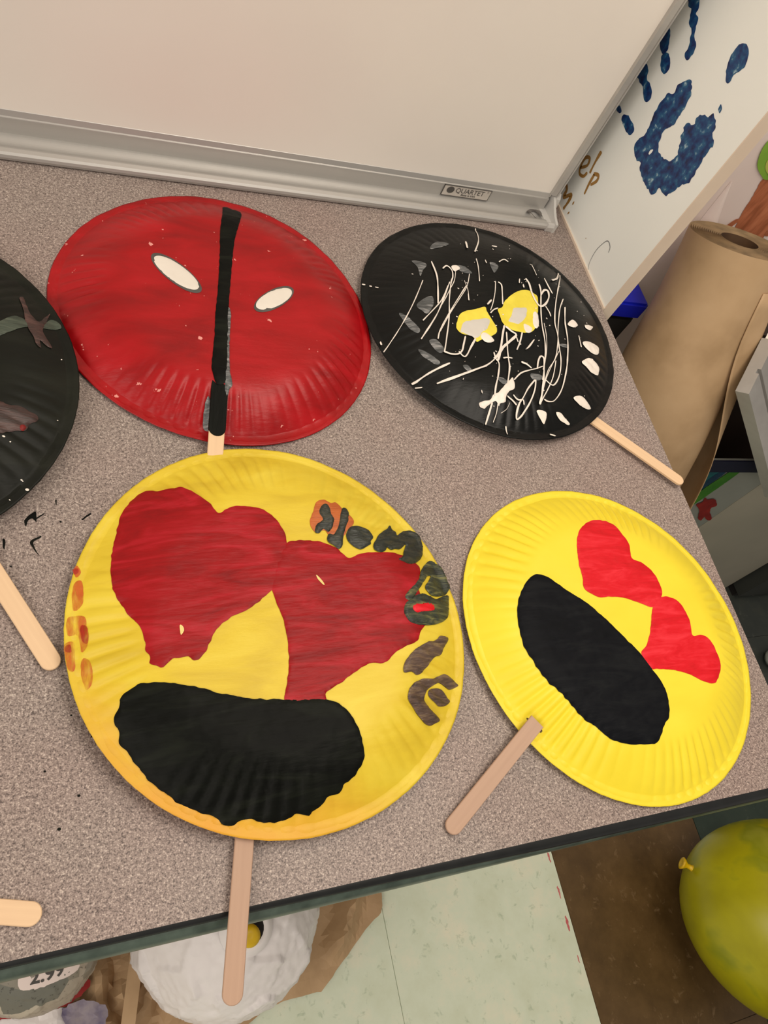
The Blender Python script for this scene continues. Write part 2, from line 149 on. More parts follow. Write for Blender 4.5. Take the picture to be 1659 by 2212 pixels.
def mottled(name, cols, scale=30, rough=.5, spec=.5, detail=4, bump=0, bscale=None, bdist=.001, stretch=(1, 1, 1), rot=(0, 0, 0), metal=0, dist=0, lo=.3, hi=.7):
    m, nt, b = new_mat(name, rough, spec, metal); v = coords(nt, stretch, rot)
    n = noise_tex(nt, v, scale, detail, .55, dist); k = len(cols)
    nt.links.new(ramp(nt, n, [(lo + (hi - lo) * i / max(1, k - 1), srgb(*c)) for i, c in enumerate(cols)]), b.inputs['Base Color'])
    if bump: add_bump(nt, b, noise_tex(nt, v, bscale or scale, 4), bump, bdist)
    return m
def paint_mat(name, cols, scale=18, rough=.4, stroke=(1, 6, 1), rot=(0, 0, .6), bump=.5, spec=.45):
    # brushed acrylic: streaky colour and fine ridges
    return mottled(name, cols, scale, rough, spec, 5, bump, scale * 5, .0006, stroke, rot, dist=1.4)

M = {}
M['whiteboard'] = mottled('whiteboard_enamel', [(238, 230, 220), (242, 235, 225)], 6, .28, .35)
M['aluminium'] = mottled('brushed_aluminium', [(178, 175, 170), (192, 189, 184)], 40, .42, .5, metal=.5, stretch=(.05, 1, 1))
M['cap'] = mottled('grey_plastic', [(190, 187, 182), (200, 197, 192)], 20, .45)
M['label'] = mottled('label_plastic', [(186, 178, 168), (196, 188, 178)], 60, .4)
M['ink'] = mottled('dark_ink', [(70, 66, 62), (86, 82, 78)], 60, .6)
M['grime'] = mottled('marker_grime', [(60, 56, 54), (120, 114, 108)], 160, .8)  # dark colour for the tray's corner shade and crack line
M['panel'] = mottled('white_panel', [(240, 242, 236), (244, 246, 240)], 5, .35)
M['panel_edge'] = mottled('panel_edge', [(222, 202, 182), (232, 214, 194)], 12, .5)
M['wall'] = mottled('painted_wall', [(222, 205, 192), (230, 214, 200)], 5, .7)
M['paper_white'] = mottled('poster_paper', [(240, 222, 214), (246, 230, 222)], 5, .75)
M['kraft'] = mottled('kraft_paper', [(166, 136, 100), (184, 153, 116), (192, 161, 124)], 14, .62, .35, bump=.15, bscale=40, bdist=.002)
M['kraft_end'] = mottled('kraft_roll_end', [(112, 92, 66), (150, 124, 90)], 50, .8)
M['kraft_dark'] = mottled('kraft_core', [(70, 48, 30), (95, 68, 42)], 30, .8)
M['black_void'] = mottled('dark_slot', [(14, 10, 8), (24, 18, 14)], 20, .8)
M['blue_hand'] = mottled('blue_handprint_paint', [(8, 14, 50), (6, 36, 92), (10, 62, 112), (30, 90, 128), (170, 196, 206)], 130, .45, lo=.3, hi=.72, detail=8)
M['brown_ink'] = mottled('brown_marker', [(150, 108, 48), (172, 130, 70)], 90, .5)
M['pencil'] = mottled('pencil_grey', [(96, 96, 100), (140, 140, 140)], 90, .7)
M['leaf'] = mottled('leaf_green_paint', [(120, 170, 50), (150, 196, 70)], 25, .5)
M['leaf_light'] = mottled('leaf_yellow_paint', [(176, 190, 80), (200, 205, 100)], 25, .5)
M['trunk'] = mottled('trunk_brown_paint', [(158, 88, 52), (190, 112, 74), (206, 128, 88)], 22, .5, stretch=(5, 1, 1.2), rot=(0, .35, 0))
M['green_edge'] = mottled('green_vinyl_edging', [(50, 62, 54), (82, 96, 86)], 60, .35)
M['black_edge'] = mottled('black_edging', [(10, 12, 12), (22, 24, 24)], 60, .35)
M['dark_metal'] = mottled('dark_metal', [(44, 46, 44), (58, 60, 56)], 8, .5)
M['cabinet_brown'] = mottled('dark_brown_cabinet', [(40, 26, 16), (52, 34, 22)], 14, .7)
M['cabinet_white'] = mottled('white_cabinet', [(150, 146, 132), (166, 160, 144)], 4, .5)
M['charcoal'] = mottled('charcoal_cabinet', [(40, 42, 40), (54, 56, 52)], 6, .5)
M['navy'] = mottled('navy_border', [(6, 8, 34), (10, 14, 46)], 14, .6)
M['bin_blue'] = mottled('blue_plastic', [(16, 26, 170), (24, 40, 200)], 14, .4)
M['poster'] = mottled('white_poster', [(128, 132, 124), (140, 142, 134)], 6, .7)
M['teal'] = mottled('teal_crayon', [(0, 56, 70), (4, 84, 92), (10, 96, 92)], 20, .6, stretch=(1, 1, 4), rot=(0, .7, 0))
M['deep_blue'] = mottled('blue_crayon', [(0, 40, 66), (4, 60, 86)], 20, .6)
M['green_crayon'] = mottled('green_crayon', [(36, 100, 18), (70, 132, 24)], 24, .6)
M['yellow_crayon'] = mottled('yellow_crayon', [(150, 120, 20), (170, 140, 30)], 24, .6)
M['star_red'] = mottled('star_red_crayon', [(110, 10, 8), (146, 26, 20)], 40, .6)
M['red_paint'] = paint_mat('red_acrylic', [(122, 1, 5), (150, 4, 12), (178, 26, 40)], 14, .46, (1, 5, 1), (0, 0, -.7), spec=.25, bump=.9)
M['bright_red'] = paint_mat('bright_red_acrylic', [(196, 4, 18), (212, 10, 28), (228, 44, 56)], 22, .5, (1, 5, 1), (0, 0, .4), bump=.7, spec=.25)
M['black_paint'] = paint_mat('black_acrylic', [(6, 7, 5), (11, 13, 9), (24, 27, 20)], 14, .5, (1, 5, 1), (0, 0, -.9), spec=.1)
M['black_matte'] = paint_mat('blue_black_acrylic', [(6, 8, 12), (10, 12, 17), (22, 24, 26)], 16, .55, (1, 4, 1), (0, 0, .8), bump=.6, spec=.1)
M['letter_dark'] = paint_mat('dark_letter_paint', [(20, 22, 16), (36, 42, 34), (66, 62, 44)], 40, .4, (1, 4, 1), (0, 0, .9), bump=.9)
M['letter_green'] = paint_mat('green_black_letter_paint', [(24, 28, 22), (52, 60, 46), (120, 118, 70)], 45, .4, (1, 5, 1), (0, 0, .1), bump=.9)
M['letter_brown'] = paint_mat('brown_letter_paint', [(52, 40, 34), (92, 72, 60), (128, 106, 76)], 45, .42, (1, 6, 1), (0, 0, -.8), bump=.9)
M['orange_paint'] = paint_mat('orange_acrylic', [(166, 78, 24), (196, 104, 42)], 30, .45)
M['white_paint'] = mottled('white_acrylic', [(232, 222, 210), (242, 232, 220)], 50, .4, bump=.3, bscale=200)
M['eye_white'] = mottled('white_card', [(222, 214, 202), (232, 224, 212)], 30, .5, bump=.2)
M['eye_grey'] = mottled('grey_white_acrylic', [(206, 200, 190), (216, 210, 200)], 30, .5)
M['eye_yellow'] = mottled('yellow_ring_acrylic', [(226, 206, 60), (244, 226, 80)], 60, .45)
M['grey_dab'] = paint_mat('thin_grey_acrylic', [(52, 54, 54), (92, 94, 94), (160, 158, 156)], 50, .4, (1, 5, 1), (0, 0, .5))
M['green_dab'] = paint_mat('thin_green_grey_acrylic', [(40, 50, 40), (64, 74, 62), (84, 92, 78)], 24, .42, (1, 8, 1), (0, 0, 1.3))
M['brown_dab'] = paint_mat('thin_brown_acrylic', [(40, 28, 24), (62, 40, 36), (96, 66, 60)], 30, .42, (1, 6, 1), (0, 0, 1.3))
M['cream'] = mottled('bare_card', [(226, 200, 120), (236, 214, 140)], 50, .6)
def thin_paint(name, cols, cover=.5):
    m = paint_mat(name, cols, 30, .5, (1, 1, 1), (0, 0, 0), .3, .3); nt = m.node_tree; b = nt.nodes['Principled BSDF']
    n = noise_tex(nt, coords(nt, (4, .8, 1)), 60, 5, .65)
    nt.links.new(ramp(nt, n, [(.30, (0, 0, 0, 1)), (.62, (cover, cover, cover, 1))]), b.inputs['Alpha']); return m
M['smear'] = thin_paint('thin_orange_red_paint', [(196, 70, 36), (214, 104, 44)], .75)
M['smear_dark'] = thin_paint('thin_dark_red_paint', [(160, 36, 20), (184, 56, 30)], .9)
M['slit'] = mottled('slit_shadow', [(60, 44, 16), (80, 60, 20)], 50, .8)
def wood(name, cols):
    m, nt, b = new_mat(name, .5, .4); v = coords(nt, (2, 60, 8))
    n = noise_tex(nt, v, 5, 4, .6, .4)
    nt.links.new(ramp(nt, n, [(.3, srgb(*cols[0])), (.7, srgb(*cols[1]))]), b.inputs['Base Color']); add_bump(nt, b, n, .15, .0003); return m
M['wood_pale'] = wood('pale_birch', [(222, 188, 150), (230, 197, 158)])
M['wood_tan'] = wood('tan_birch', [(176, 143, 120), (184, 151, 127)])
# speckled laminate
def laminate():
    m, nt, b = new_mat('speckled_laminate', .45, .4); v = coords(nt)
    n1 = noise_tex(nt, v, 620, 2, .7); n2 = noise_tex(nt, v, 1250, 1, .5); n3 = noise_tex(nt, v, 9, 2)
    mx = nd(nt, 'ShaderNodeMix'); mx.data_type = 'FLOAT'; mx.inputs[0].default_value = .45
    nt.links.new(n1, mx.inputs[2]); nt.links.new(n2, mx.inputs[3])
    c = ramp(nt, mx.outputs[0], [(.36, srgb(84, 74, 70)), (.46, srgb(132, 119, 112)), (.56, srgb(158, 145, 137)), (.66, srgb(202, 190, 178))])
    mc = nd(nt, 'ShaderNodeMix'); mc.data_type = 'RGBA'; mc.blend_type = 'MULTIPLY'; mc.inputs[0].default_value = 1
    nt.links.new(c, mc.inputs[6]); nt.links.new(ramp(nt, n3, [(.35, (1, .93, .93, 1)), (.65, (1, 1, 1, 1))]), mc.inputs[7])
    nt.links.new(mc.outputs[2], b.inputs['Base Color']); add_bump(nt, b, n1, .08, .0003)
    return m
M['laminate'] = laminate()
def tile_mat(name, cols, fleck):
    m, nt, b = new_mat(name, .4, .4); v = coords(nt)
    n = noise_tex(nt, v, 14, 6, .65); f = noise_tex(nt, v, 60, 3, .7, .4)
    mx = nd(nt, 'ShaderNodeMix'); mx.data_type = 'RGBA'
    nt.links.new(ramp(nt, n, [(.3, srgb(*cols[0])), (.5, srgb(*cols[1])), (.7, srgb(*cols[2]))]), mx.inputs[6])
    mx.inputs[7].default_value = srgb(*fleck)
    nt.links.new(ramp(nt, f, [(.60, (0, 0, 0, 1)), (.74, (.7, .7, .7, 1))]), mx.inputs[0])
    nt.links.new(mx.outputs[2], b.inputs['Base Color']); return m
M['tile_mint'] = tile_mat('mint_vinyl_tile', [(206, 214, 188), (214, 223, 200), (228, 226, 202)], (160, 178, 150))
M['tile_brown'] = tile_mat('brown_vinyl_tile', [(74, 54, 28), (90, 68, 38), (104, 80, 48)], (128, 104, 74))
M['tile_green'] = tile_mat('dark_green_vinyl_tile', [(38, 54, 44), (48, 64, 54), (56, 70, 58)], (84, 96, 84))  # darkness here is shade put into the tile colour
M['tile_slate'] = tile_mat('slate_vinyl_tile', [(52, 56, 54), (60, 64, 60), (70, 72, 64)], (90, 92, 84))
# plate papers: stain = (colour, direction, start, end) along a real direction on the plate
def plate_mat(name, cols, rough, streak=(1, 3, 1), scale=16, chips=None, stain=None, bump=.25, spec=.5):
    m, nt, b = new_mat(name, rough, spec); v = coords(nt, streak); v1 = coords(nt)
    n = noise_tex(nt, v, scale, 5, .55, .6); k = len(cols)
    c = ramp(nt, n, [(.3 + .4 * i / (k - 1), srgb(*q)) for i, q in enumerate(cols)])
    if stain:
        for col, (dx, dy), a, e, sc_ in stain:
            dp = nd(nt, 'ShaderNodeVectorMath'); dp.operation = 'DOT_PRODUCT'; nt.links.new(v1, dp.inputs[0]); dp.inputs[1].default_value = (dx, dy, 0)
            nn = noise_tex(nt, v1, sc_, 4, .6)
            ad = nd(nt, 'ShaderNodeMath'); ad.operation = 'MULTIPLY_ADD'; nt.links.new(nn, ad.inputs[0]); ad.inputs[1].default_value = .05; nt.links.new(dp.outputs['Value'], ad.inputs[2])
            mr = nd(nt, 'ShaderNodeMapRange'); mr.inputs[1].default_value = a + .025; mr.inputs[2].default_value = e + .025; nt.links.new(ad.outputs[0], mr.inputs[0])
            mx = nd(nt, 'ShaderNodeMix'); mx.data_type = 'RGBA'; nt.links.new(mr.outputs[0], mx.inputs[0]); nt.links.new(c, mx.inputs[6]); mx.inputs[7].default_value = srgb(*col); c = mx.outputs[2]
    if chips:
        f = noise_tex(nt, v1, chips[1], 3, .6); mx = nd(nt, 'ShaderNodeMix'); mx.data_type = 'RGBA'
        nt.links.new(ramp(nt, f, [(chips[2], (0, 0, 0, 1)), (chips[2] + .025, (1, 1, 1, 1))]), mx.inputs[0]); nt.links.new(c, mx.inputs[6]); mx.inputs[7].default_value = srgb(*chips[0]); c = mx.outputs[2]
    nt.links.new(c, b.inputs['Base Color']); add_bump(nt, b, noise_tex(nt, v, scale * 3, 4, .6), bump, .0012); return m
M['plate_y1'] = plate_mat('yellow_ochre_painted_plate', [(204, 174, 34), (218, 190, 42), (226, 202, 60)], .5,
    stain=[((222, 158, 38), (-.45, -.89), .075, .125, 20)])
M['plate_y2'] = plate_mat('lemon_painted_plate', [(232, 210, 40), (242, 220, 50)], .48, scale=8, bump=.12)
M['plate_r'] = plate_mat('red_painted_plate', [(132, 2, 6), (158, 5, 12), (174, 12, 22)], .36, scale=14, chips=((226, 150, 140), 120, .70), bump=.4, spec=.3)
M['plate_b2'] = plate_mat('gloss_black_painted_plate', [(6, 7, 6), (9, 10, 9), (16, 18, 16)], .34, scale=14, bump=.35, spec=.2)
M['plate_b1'] = plate_mat('dull_black_painted_plate', [(14, 15, 11), (20, 22, 16), (30, 32, 25)], .45, scale=12, bump=.35, spec=.16)

# ---------------------------------------------------------------- the setting
floor = mesh_obj('floor', *box_geo(-1.2, -1.6, -.05, 2.9, .66, -.003), M['dark_metal']); floor['kind'] = 'structure'
TX0, TY0, TS = .1535 - .307 * 4, .027 - .307 * 5, .307
tile_me = {}
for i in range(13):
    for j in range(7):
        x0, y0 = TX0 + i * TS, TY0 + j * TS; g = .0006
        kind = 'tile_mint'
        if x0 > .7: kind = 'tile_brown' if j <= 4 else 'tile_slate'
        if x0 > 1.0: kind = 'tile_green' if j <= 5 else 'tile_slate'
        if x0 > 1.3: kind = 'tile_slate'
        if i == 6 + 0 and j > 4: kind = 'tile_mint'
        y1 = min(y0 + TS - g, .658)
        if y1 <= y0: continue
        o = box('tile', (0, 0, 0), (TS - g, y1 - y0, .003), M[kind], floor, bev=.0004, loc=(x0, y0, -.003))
wall = mesh_obj('wall_back', *box_geo(-1.2, .66, 0, 2.9, .76, 2.9), M['wall']); wall['kind'] = 'structure'

# ---------------------------------------------------------------- table
table = empty('table', (0, 0, 0), 'speckled grey laminate school table with dark green vinyl edging under the plates', 'table')
XR, YF = .532, .0152
path = [(-1.0, YF, 0, -1, 1.0)]
rc = .02
for k in range(9):
    a = -math.pi / 2 + math.pi / 2 * k / 8
    path.append((XR - rc + rc * math.cos(a), YF + rc + rc * math.sin(a), math.cos(a), math.sin(a), 1.0 - .98 * k / 8))
path.append((XR, .652, 1, 0, .02))
path = [(-1.0 + 1.5 * k / 15, YF, 0, -1, 1.0) for k in range(15)] + path[1:]
outline = [(p[0], p[1]) for p in path] + [(-1.0, .652)]
n = len(outline)
v = [(x, y, TH) for x, y in outline] + [(x, y, TH - .028) for x, y in outline]
mesh_obj('table_top', v, [tuple(range(n)), tuple(range(2 * n - 1, n - 1, -1))] + [(i + n, (i + 1) % n + n, (i + 1) % n, i) for i in range(n)], M['laminate'], table)
def band(name, prof, mat, kr=1.0):
    v = []; f = []; m = len(prof)
    for x, y, nx, ny, s in path:
        q = _ss(.05, .40, x)
        for a, z in prof: v.append((x + nx * a * s * (1 + (kr - 1) * q), y + ny * a * s * (1 + (kr - 1) * q), TH + z))
    for i in range(len(path) - 1):
        for k in range(m - 1): f.append((i * m + k, i * m + k + 1, (i + 1) * m + k + 1, (i + 1) * m + k))
    mesh_obj(name, v, f, mat, table, True)
band('edge_gap', [(-.0002, -.0001), (.0014, -.0004), (.0026, -.0016), (.0028, -.006)], M['black_edge'], 2.3)
band('edge_strip', [(.0026, -.0056), (.0044, -.0058), (.0066, -.0075), (.0078, -.012), (.0080, -.018), (.0076, -.024), (.005, -.028), (0, -.0285)], M['green_edge'], .92)
for lx, ly in ((-.92, .08), (-.92, .58), (.42, .58), (.42, .12)):
    pr = [(.016 * math.cos(t), .016 * math.sin(t)) for t in [math.pi * 2 * k / 12 for k in range(12)]]
    extrude_profile('leg', pr, (lx, ly, 0), (lx, ly, TH - .028), M['dark_metal'], table, out=(1, 0, 0), up=(0, 1, 0), smooth=True)

def smooth_loop(pts, step, closed=True, jit=0.0):
    # Catmull-Rom through the points, resampled evenly
    n = len(pts); out = []
    rng = range(n if closed else n - 1)
    P = lambda i: pts[i % n] if closed else pts[min(max(i, 0), n - 1)]
    for i in rng:
        p0, p1, p2, p3 = P(i - 1), P(i), P(i + 1), P(i + 2)
        d = math.dist(p1, p2); k = max(1, int(round(d / step)))
        for q in range(k):
            t = q / k; c = []
            for a in (0, 1):
                c.append(.5 * (2 * p1[a] + (p2[a] - p0[a]) * t + (2 * p0[a] - 5 * p1[a] + 4 * p2[a] - p3[a]) * t * t + (3 * p1[a] - p0[a] - 3 * p2[a] + p3[a]) * t ** 3))
            if jit:
                w = noise.noise_vector(Vector((c[0] * 260, c[1] * 260, 3.3))); c[0] += w.x * jit; c[1] += w.y * jit
            out.append((c[0], c[1]))
    if not closed: out.append(tuple(pts[-1]))
    return out
def inside(p, poly):
    x, y = p; c = False; j = len(poly) - 1
    for i in range(len(poly)):
        xi, yi = poly[i]; xj, yj = poly[j]
        if (yi > y) != (yj > y) and x < (xj - xi) * (y - yi) / (yj - yi) + xi: c = not c
        j = i
    return c
def patch(poly, zf, step=.0012, grid=.002, jit=.0004, off=.0005, relief=.00025):
    loop = smooth_loop(poly, step, True, jit)
    n = len(loop); xs = [p[0] for p in loop]; ys = [p[1] for p in loop]
    pts = [Vector(p) for p in loop]; g = grid
    y = min(ys)
    while y < max(ys):
        x = min(xs)
        while x < max(xs):
            q = (x + random.uniform(-.25, .25) * g, y + random.uniform(-.25, .25) * g)
            if inside(q, loop) and min((q[0] - a) ** 2 + (q[1] - b) ** 2 for a, b in loop[::2]) > (g * .5) ** 2: pts.append(Vector(q))
            x += g
        y += g
    vv, _, ff, ov, _, _ = delaunay_2d_cdt(pts, [], [list(range(n))], 1, 1e-7)
    edge = set()
    for i, o in enumerate(ov):
        if any(k < n for k in o): edge.add(i)
    verts = []
    for i, p in enumerate(vv):
        h = off * (.55 if i in edge else 1.0) + (0 if i in edge else relief * (noise.noise(Vector((p.x * 220, p.y * 220, 1.7))) + .4))
        verts.append((p.x, p.y, zf(p.x, p.y) + h))
    return verts, [tuple(f) for f in ff]
def join(parts):
    V = []; F = []
    for v, f in parts:
        k = len(V); V += list(v); F += [tuple(i + k for i in q) for q in f]
    return V, F
def orient_up(o):
    for p in o.data.polygons:
        if p.normal.z < 0: p.flip()
def ribbon(pts, w, zf, off=.0004, hgt=.0005):
    line = smooth_loop(pts, .0012, False); n = len(line); V = []; F = []
    for i, p in enumerate(line):
        a = line[max(0, i - 1)]; b = line[min(n - 1, i + 1)]
        t = Vector((b[0] - a[0], b[1] - a[1])); t = t.normalized() if t.length else Vector((1, 0)); m = Vector((-t.y, t.x))
        ww = w * (.75 + .5 * noise.noise(Vector((p[0] * 90, p[1] * 90, w * 999))) + .12)
        if i == 0 or i == n - 1: ww *= .45
        for k in range(5):
            s = (k - 2) / 2; q = (p[0] + m.x * s * ww, p[1] + m.y * s * ww)
            V.append((q[0], q[1], zf(*q) + off + hgt * (1 - s * s) * min(1, w / .0009)))
    for i in range(n - 1):
        for k in range(4): F.append((i * 5 + k, i * 5 + k + 1, (i + 1) * 5 + k + 1, (i + 1) * 5 + k))
    return V, F
def make_stick(name, a, b, width, thick, mat, parent, tilt=0.0, round_a=True):
    # flat craft stick from a to b (centre points, parent space), rounded ends
    a, b = Vector(a), Vector(b); L = (b - a).length; x = (b - a).normalized()
    y = Vector((0, 0, 1)).cross(x).normalized(); z = x.cross(y)
    y, z = y * math.cos(tilt) + z * math.sin(tilt), z * math.cos(tilt) - y * math.sin(tilt)
    r = width / 2; out = []
    for k in range(13):
        t = -math.pi / 2 + math.pi * k / 12; out.append((L - r + r * math.cos(t), r * math.sin(t)))
    if round_a:
        for k in range(13):
            t = math.pi / 2 + math.pi * k / 12; out.append((r + r * math.cos(t), r * math.sin(t)))
    else: out += [(0, r), (0, -r)]
    n = len(out); e = .0004
    rings = [(1, -thick / 2 + e), (1, thick / 2 - e)]
    V = []
    for inset, h in ((e, -thick / 2), (0, -thick / 2 + e), (0, thick / 2 - e), (e, thick / 2)):
        for px, py in out:
            cx = min(max(px, r), L - r); d = math.hypot(px - cx, py) or 1
            V.append((px - (px - cx) / d * inset, py - py / d * inset, h))
    F = [tuple(range(n))[::-1], tuple(range(3 * n, 4 * n))]
    for q in range(3):
        for i in range(n): F.append((q * n + i, q * n + (i + 1) % n, (q + 1) * n + (i + 1) % n, (q + 1) * n + i))
    o = mesh_obj(name, V, F, mat, parent)
    o.matrix_local = Matrix(((x.x, y.x, z.x, a.x), (x.y, y.y, z.y, a.y), (x.z, y.z, z.z, a.z), (0, 0, 0, 1)))
    return o

def plate_thing(key, label, mat):
    p = PLATES[key]; root = empty('plate_mask', (p['c'][0], p['c'][1], TH), label, 'plate mask', 'paper plate masks on sticks')
    na = p['n'] * 8; rh = [0, .08, .16, .24, .32, .4, .48, .54, .6] + [.6 + .4 * k / 40 for k in range(1, 41)]
    V = [(0, 0, plate_z(p, 0, 0))]; F = []
    for r in rh[1:]:
        for i in range(na):
            th = 2 * math.pi * i / na; rr = plate_edge(p, th) * r * (1 + (.0018 * noise.noise(Vector((math.cos(th) * 30, math.sin(th) * 30, p['s']))) if r == 1 else 0))
            x, y = rr * math.cos(th), rr * math.sin(th)
            V.append((x, y, plate_z(p, x, y) + .0005 * noise.noise(Vector((x * 45, y * 45, p['s'])))))
    m = len(rh) - 1
    for i in range(na): F.append((0, 1 + i, 1 + (i + 1) % na))
    for k in range(m - 1):
        for i in range(na):
            a, b = 1 + k * na, 1 + (k + 1) * na; j = (i + 1) % na
            F.append((a + i, b + i, b + j, a + j))
    base = len(V)                                   # paper thickness: turned-under lip and a coarse underside
    for i in range(na): x, y, z = V[1 + (m - 1) * na + i]; V.append((x * .999, y * .999, z - .0006))
    for i in range(na): F.append((1 + (m - 1) * na + i, base + i, base + (i + 1) % na, 1 + (m - 1) * na + (i + 1) % na))
    k0 = len(V)
    for r in (.93, .8, .6):
        for i in range(na):
            th = 2 * math.pi * i / na; rr = plate_edge(p, th) * r; x, y = rr * math.cos(th), rr * math.sin(th)
            V.append((x, y, plate_z(p, x, y) - .0007))
    V.append((0, 0, plate_z(p, 0, 0) - .0007)); last = len(V) - 1
    for q, (a, b) in enumerate(((base, k0), (k0, k0 + na), (k0 + na, k0 + 2 * na))):
        for i in range(na): j = (i + 1) % na; F.append((a + i, b + i, b + j, a + j))
    for i in range(na): F.append((k0 + 2 * na + i, last, k0 + 2 * na + (i + 1) % na))
    mesh_obj('plate', V, F, mat, root, True)
    return root, p
def zfun(p): return lambda x, y: plate_z(p, x, y) + .0005 * noise.noise(Vector((x * 45, y * 45, p['s'])))
def paint(name, key, shape, mat, root, off=.0005, jit=.0004, relief=.00025, label=None, grid=.002, extra=None, idx=None, step=.0012):
    p = PLATES[key]; zf = zfun(p)
    ps = SHAPES[shape] if idx is None else [SHAPES[shape][i] for i in idx]
    for s in ps:
        o = mesh_obj(name, *patch([(a / 1e4, b / 1e4) for a, b in s], zf, step, grid, jit, off, relief), mat, root, True); orient_up(o)
        if label: o['label'] = label
    return o
def loc_of(key, x, y, z): c = PLATES[key]['c']; return (x - c[0], y - c[1], z)

# --- big yellow mask, front
r1, p1 = plate_thing('y1', 'large yellow paper plate mask with two big dark red hearts and dark painted letters', M['plate_y1'])
paint('painted_heart', 'y1', 'y1_heart_left', M['red_paint'], r1, jit=.0007)
paint('painted_heart', 'y1', 'y1_heart_right', M['red_paint'], r1, jit=.0006, off=.0006)
paint('painted_mouth', 'y1', 'y1_mouth', M['black_paint'], r1, off=.0010, jit=.0008, relief=.0004)
paint('bare_spot', 'y1', 'y1_gap', M['cream'], r1, off=.0016, grid=.003, step=.0008)
paint('painted_letter', 'y1', 'y1_orange', M['orange_paint'], r1, off=.0006, label='orange paint blob under the first letter')
paint('painted_letter', 'y1', 'y1_let_a', M['letter_dark'], r1, off=.0012, relief=.0006, grid=.0014)
paint('painted_letter', 'y1', 'y1_let_b', M['letter_dark'], r1, off=.0010, relief=.0006, grid=.0014)
paint('painted_letter', 'y1', 'y1_let_c', M['letter_dark'], r1, off=.0014, relief=.0006, grid=.0014)
paint('painted_letter', 'y1', 'y1_let_d', M['letter_green'], r1, off=.0012, relief=.0006, grid=.0014)
paint('painted_letter', 'y1', 'y1_let_e', M['letter_green'], r1, off=.0015, relief=.0006, grid=.0014)
paint('painted_letter', 'y1', 'y1_let_e_in', M['bright_red'], r1, off=.0024, relief=.0003, grid=.0014, label='small red patch inside the ring letter')
paint('painted_letter', 'y1', 'y1_let_f', M['letter_brown'], r1, off=.0010, relief=.0006, grid=.0014)
paint('painted_letter', 'y1', 'y1_let_g', M['letter_brown'], r1, off=.0010, relief=.0006, grid=.0014)
paint('paint_smear', 'y1', 'y1_smear', M['smear'], r1, off=.0004, grid=.0015)
paint('paint_smear', 'y1', 'y1_smear_dark', M['smear_dark'], r1, off=.0008, grid=.0015)
make_stick('stick', loc_of('y1', .1155, .10, .0062), loc_of('y1', .08715, -.0268, .0052), .0104, .002, M['wood_tan'], r1)

# --- yellow mask at the right
r2, p2 = plate_thing('y2', 'lemon yellow paper plate mask with small bright red hearts and slanted black oval', M['plate_y2'])
paint('painted_heart', 'y2', 'y2_heart_a', M['bright_red'], r2)
paint('painted_heart', 'y2', 'y2_heart_b', M['bright_red'], r2)
paint('painted_mouth', 'y2', 'y2_mouth', M['black_matte'], r2, off=.0007, jit=.0005)
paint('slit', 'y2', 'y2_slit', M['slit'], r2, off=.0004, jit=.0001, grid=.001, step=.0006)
STY2 = (.3035, .0847, .0125)
make_stick('stick', loc_of('y2', *STY2), loc_of('y2', .2262, .0305, .0022), .0108, .002, M['wood_tan'], r2, round_a=False)

# --- red plate with the stripe
r3, p3 = plate_thing('r', 'glossy red paper plate mask with a black vertical stripe and two white ovals', M['plate_r'])
paint('painted_stripe', 'r', 'r_stripe', M['black_paint'], r3, off=.0008)
paint('painted_eye', 'r', 'r_eye', M['ink'], r3, off=.0004, jit=.0001, idx=[0])
for k, q in enumerate(SHAPES['r_eye']):
    cx_ = sum(a for a, b in q) / len(q); cy_ = sum(b for a, b in q) / len(q)
    SHAPES['r_eye_in_%d' % k] = [[(cx_ + (a - cx_) * .90, cy_ + (b - cy_) * .84) for a, b in q]]
    if k: paint('painted_eye', 'r', 'r_eye', M['ink'], r3, off=.0004, jit=.0001, idx=[1])
    paint('white_oval', 'r', 'r_eye_in_%d' % k, M['eye_white'], r3, off=.0009, jit=.0001, relief=.0001)
paint('chipped_paint', 'r', 'r_smear', M['grey_dab'], r3, off=.0010, grid=.001, step=.0008)
sa, sb = Vector(loc_of('r', .1270, .359, .0212)), Vector(loc_of('r', .1205, .3095, .0050))
st = make_stick('stick', sa, loc_of('r', .1125, .262, .0032), .0108, .0018, M['wood_pale'], r3)
se = Vector(loc_of('r', .1125, .262, .0032)); fk = .545
make_stick('black_coat', sa + Vector((0, 0, .0004)), sa + (se - sa) * fk + Vector((0, 0, .0004)), .0118, .0024, M['black_paint'], r3, round_a=False)

# --- black splattered plate
r4, p4 = plate_thing('b2', 'black paper plate mask spattered with white paint drips and two yellow-ringed eyes', M['plate_b2'])
paint('painted_eye', 'b2', 'b2_yellow', M['eye_yellow'], r4, off=.0006, jit=.0003, idx=[0])
paint('painted_eye', 'b2', 'b2_yellow', M['eye_yellow'], r4, off=.0006, jit=.0003, idx=[1])
paint('painted_pupil', 'b2', 'b2_grey', M['eye_grey'], r4, off=.0012, jit=.0002, relief=.0001)
paint('thin_dab', 'b2', 'b2_dab', M['grey_dab'], r4, off=.0005, jit=.0003, grid=.0015, step=.0008)
paint('thick_dab', 'b2', 'b2_white', M['white_paint'], r4, off=.0011, jit=.0003, grid=.0015, relief=.0006, step=.0008)
rb = [ribbon([(a / 1e4, b / 1e4) for a, b in l[1:]], l[0] / 1e4 * 1.35, zfun(p4), off=.0012 if l[0] > 5 else .0009) for l in DRIPS]
rs = random.Random(5)
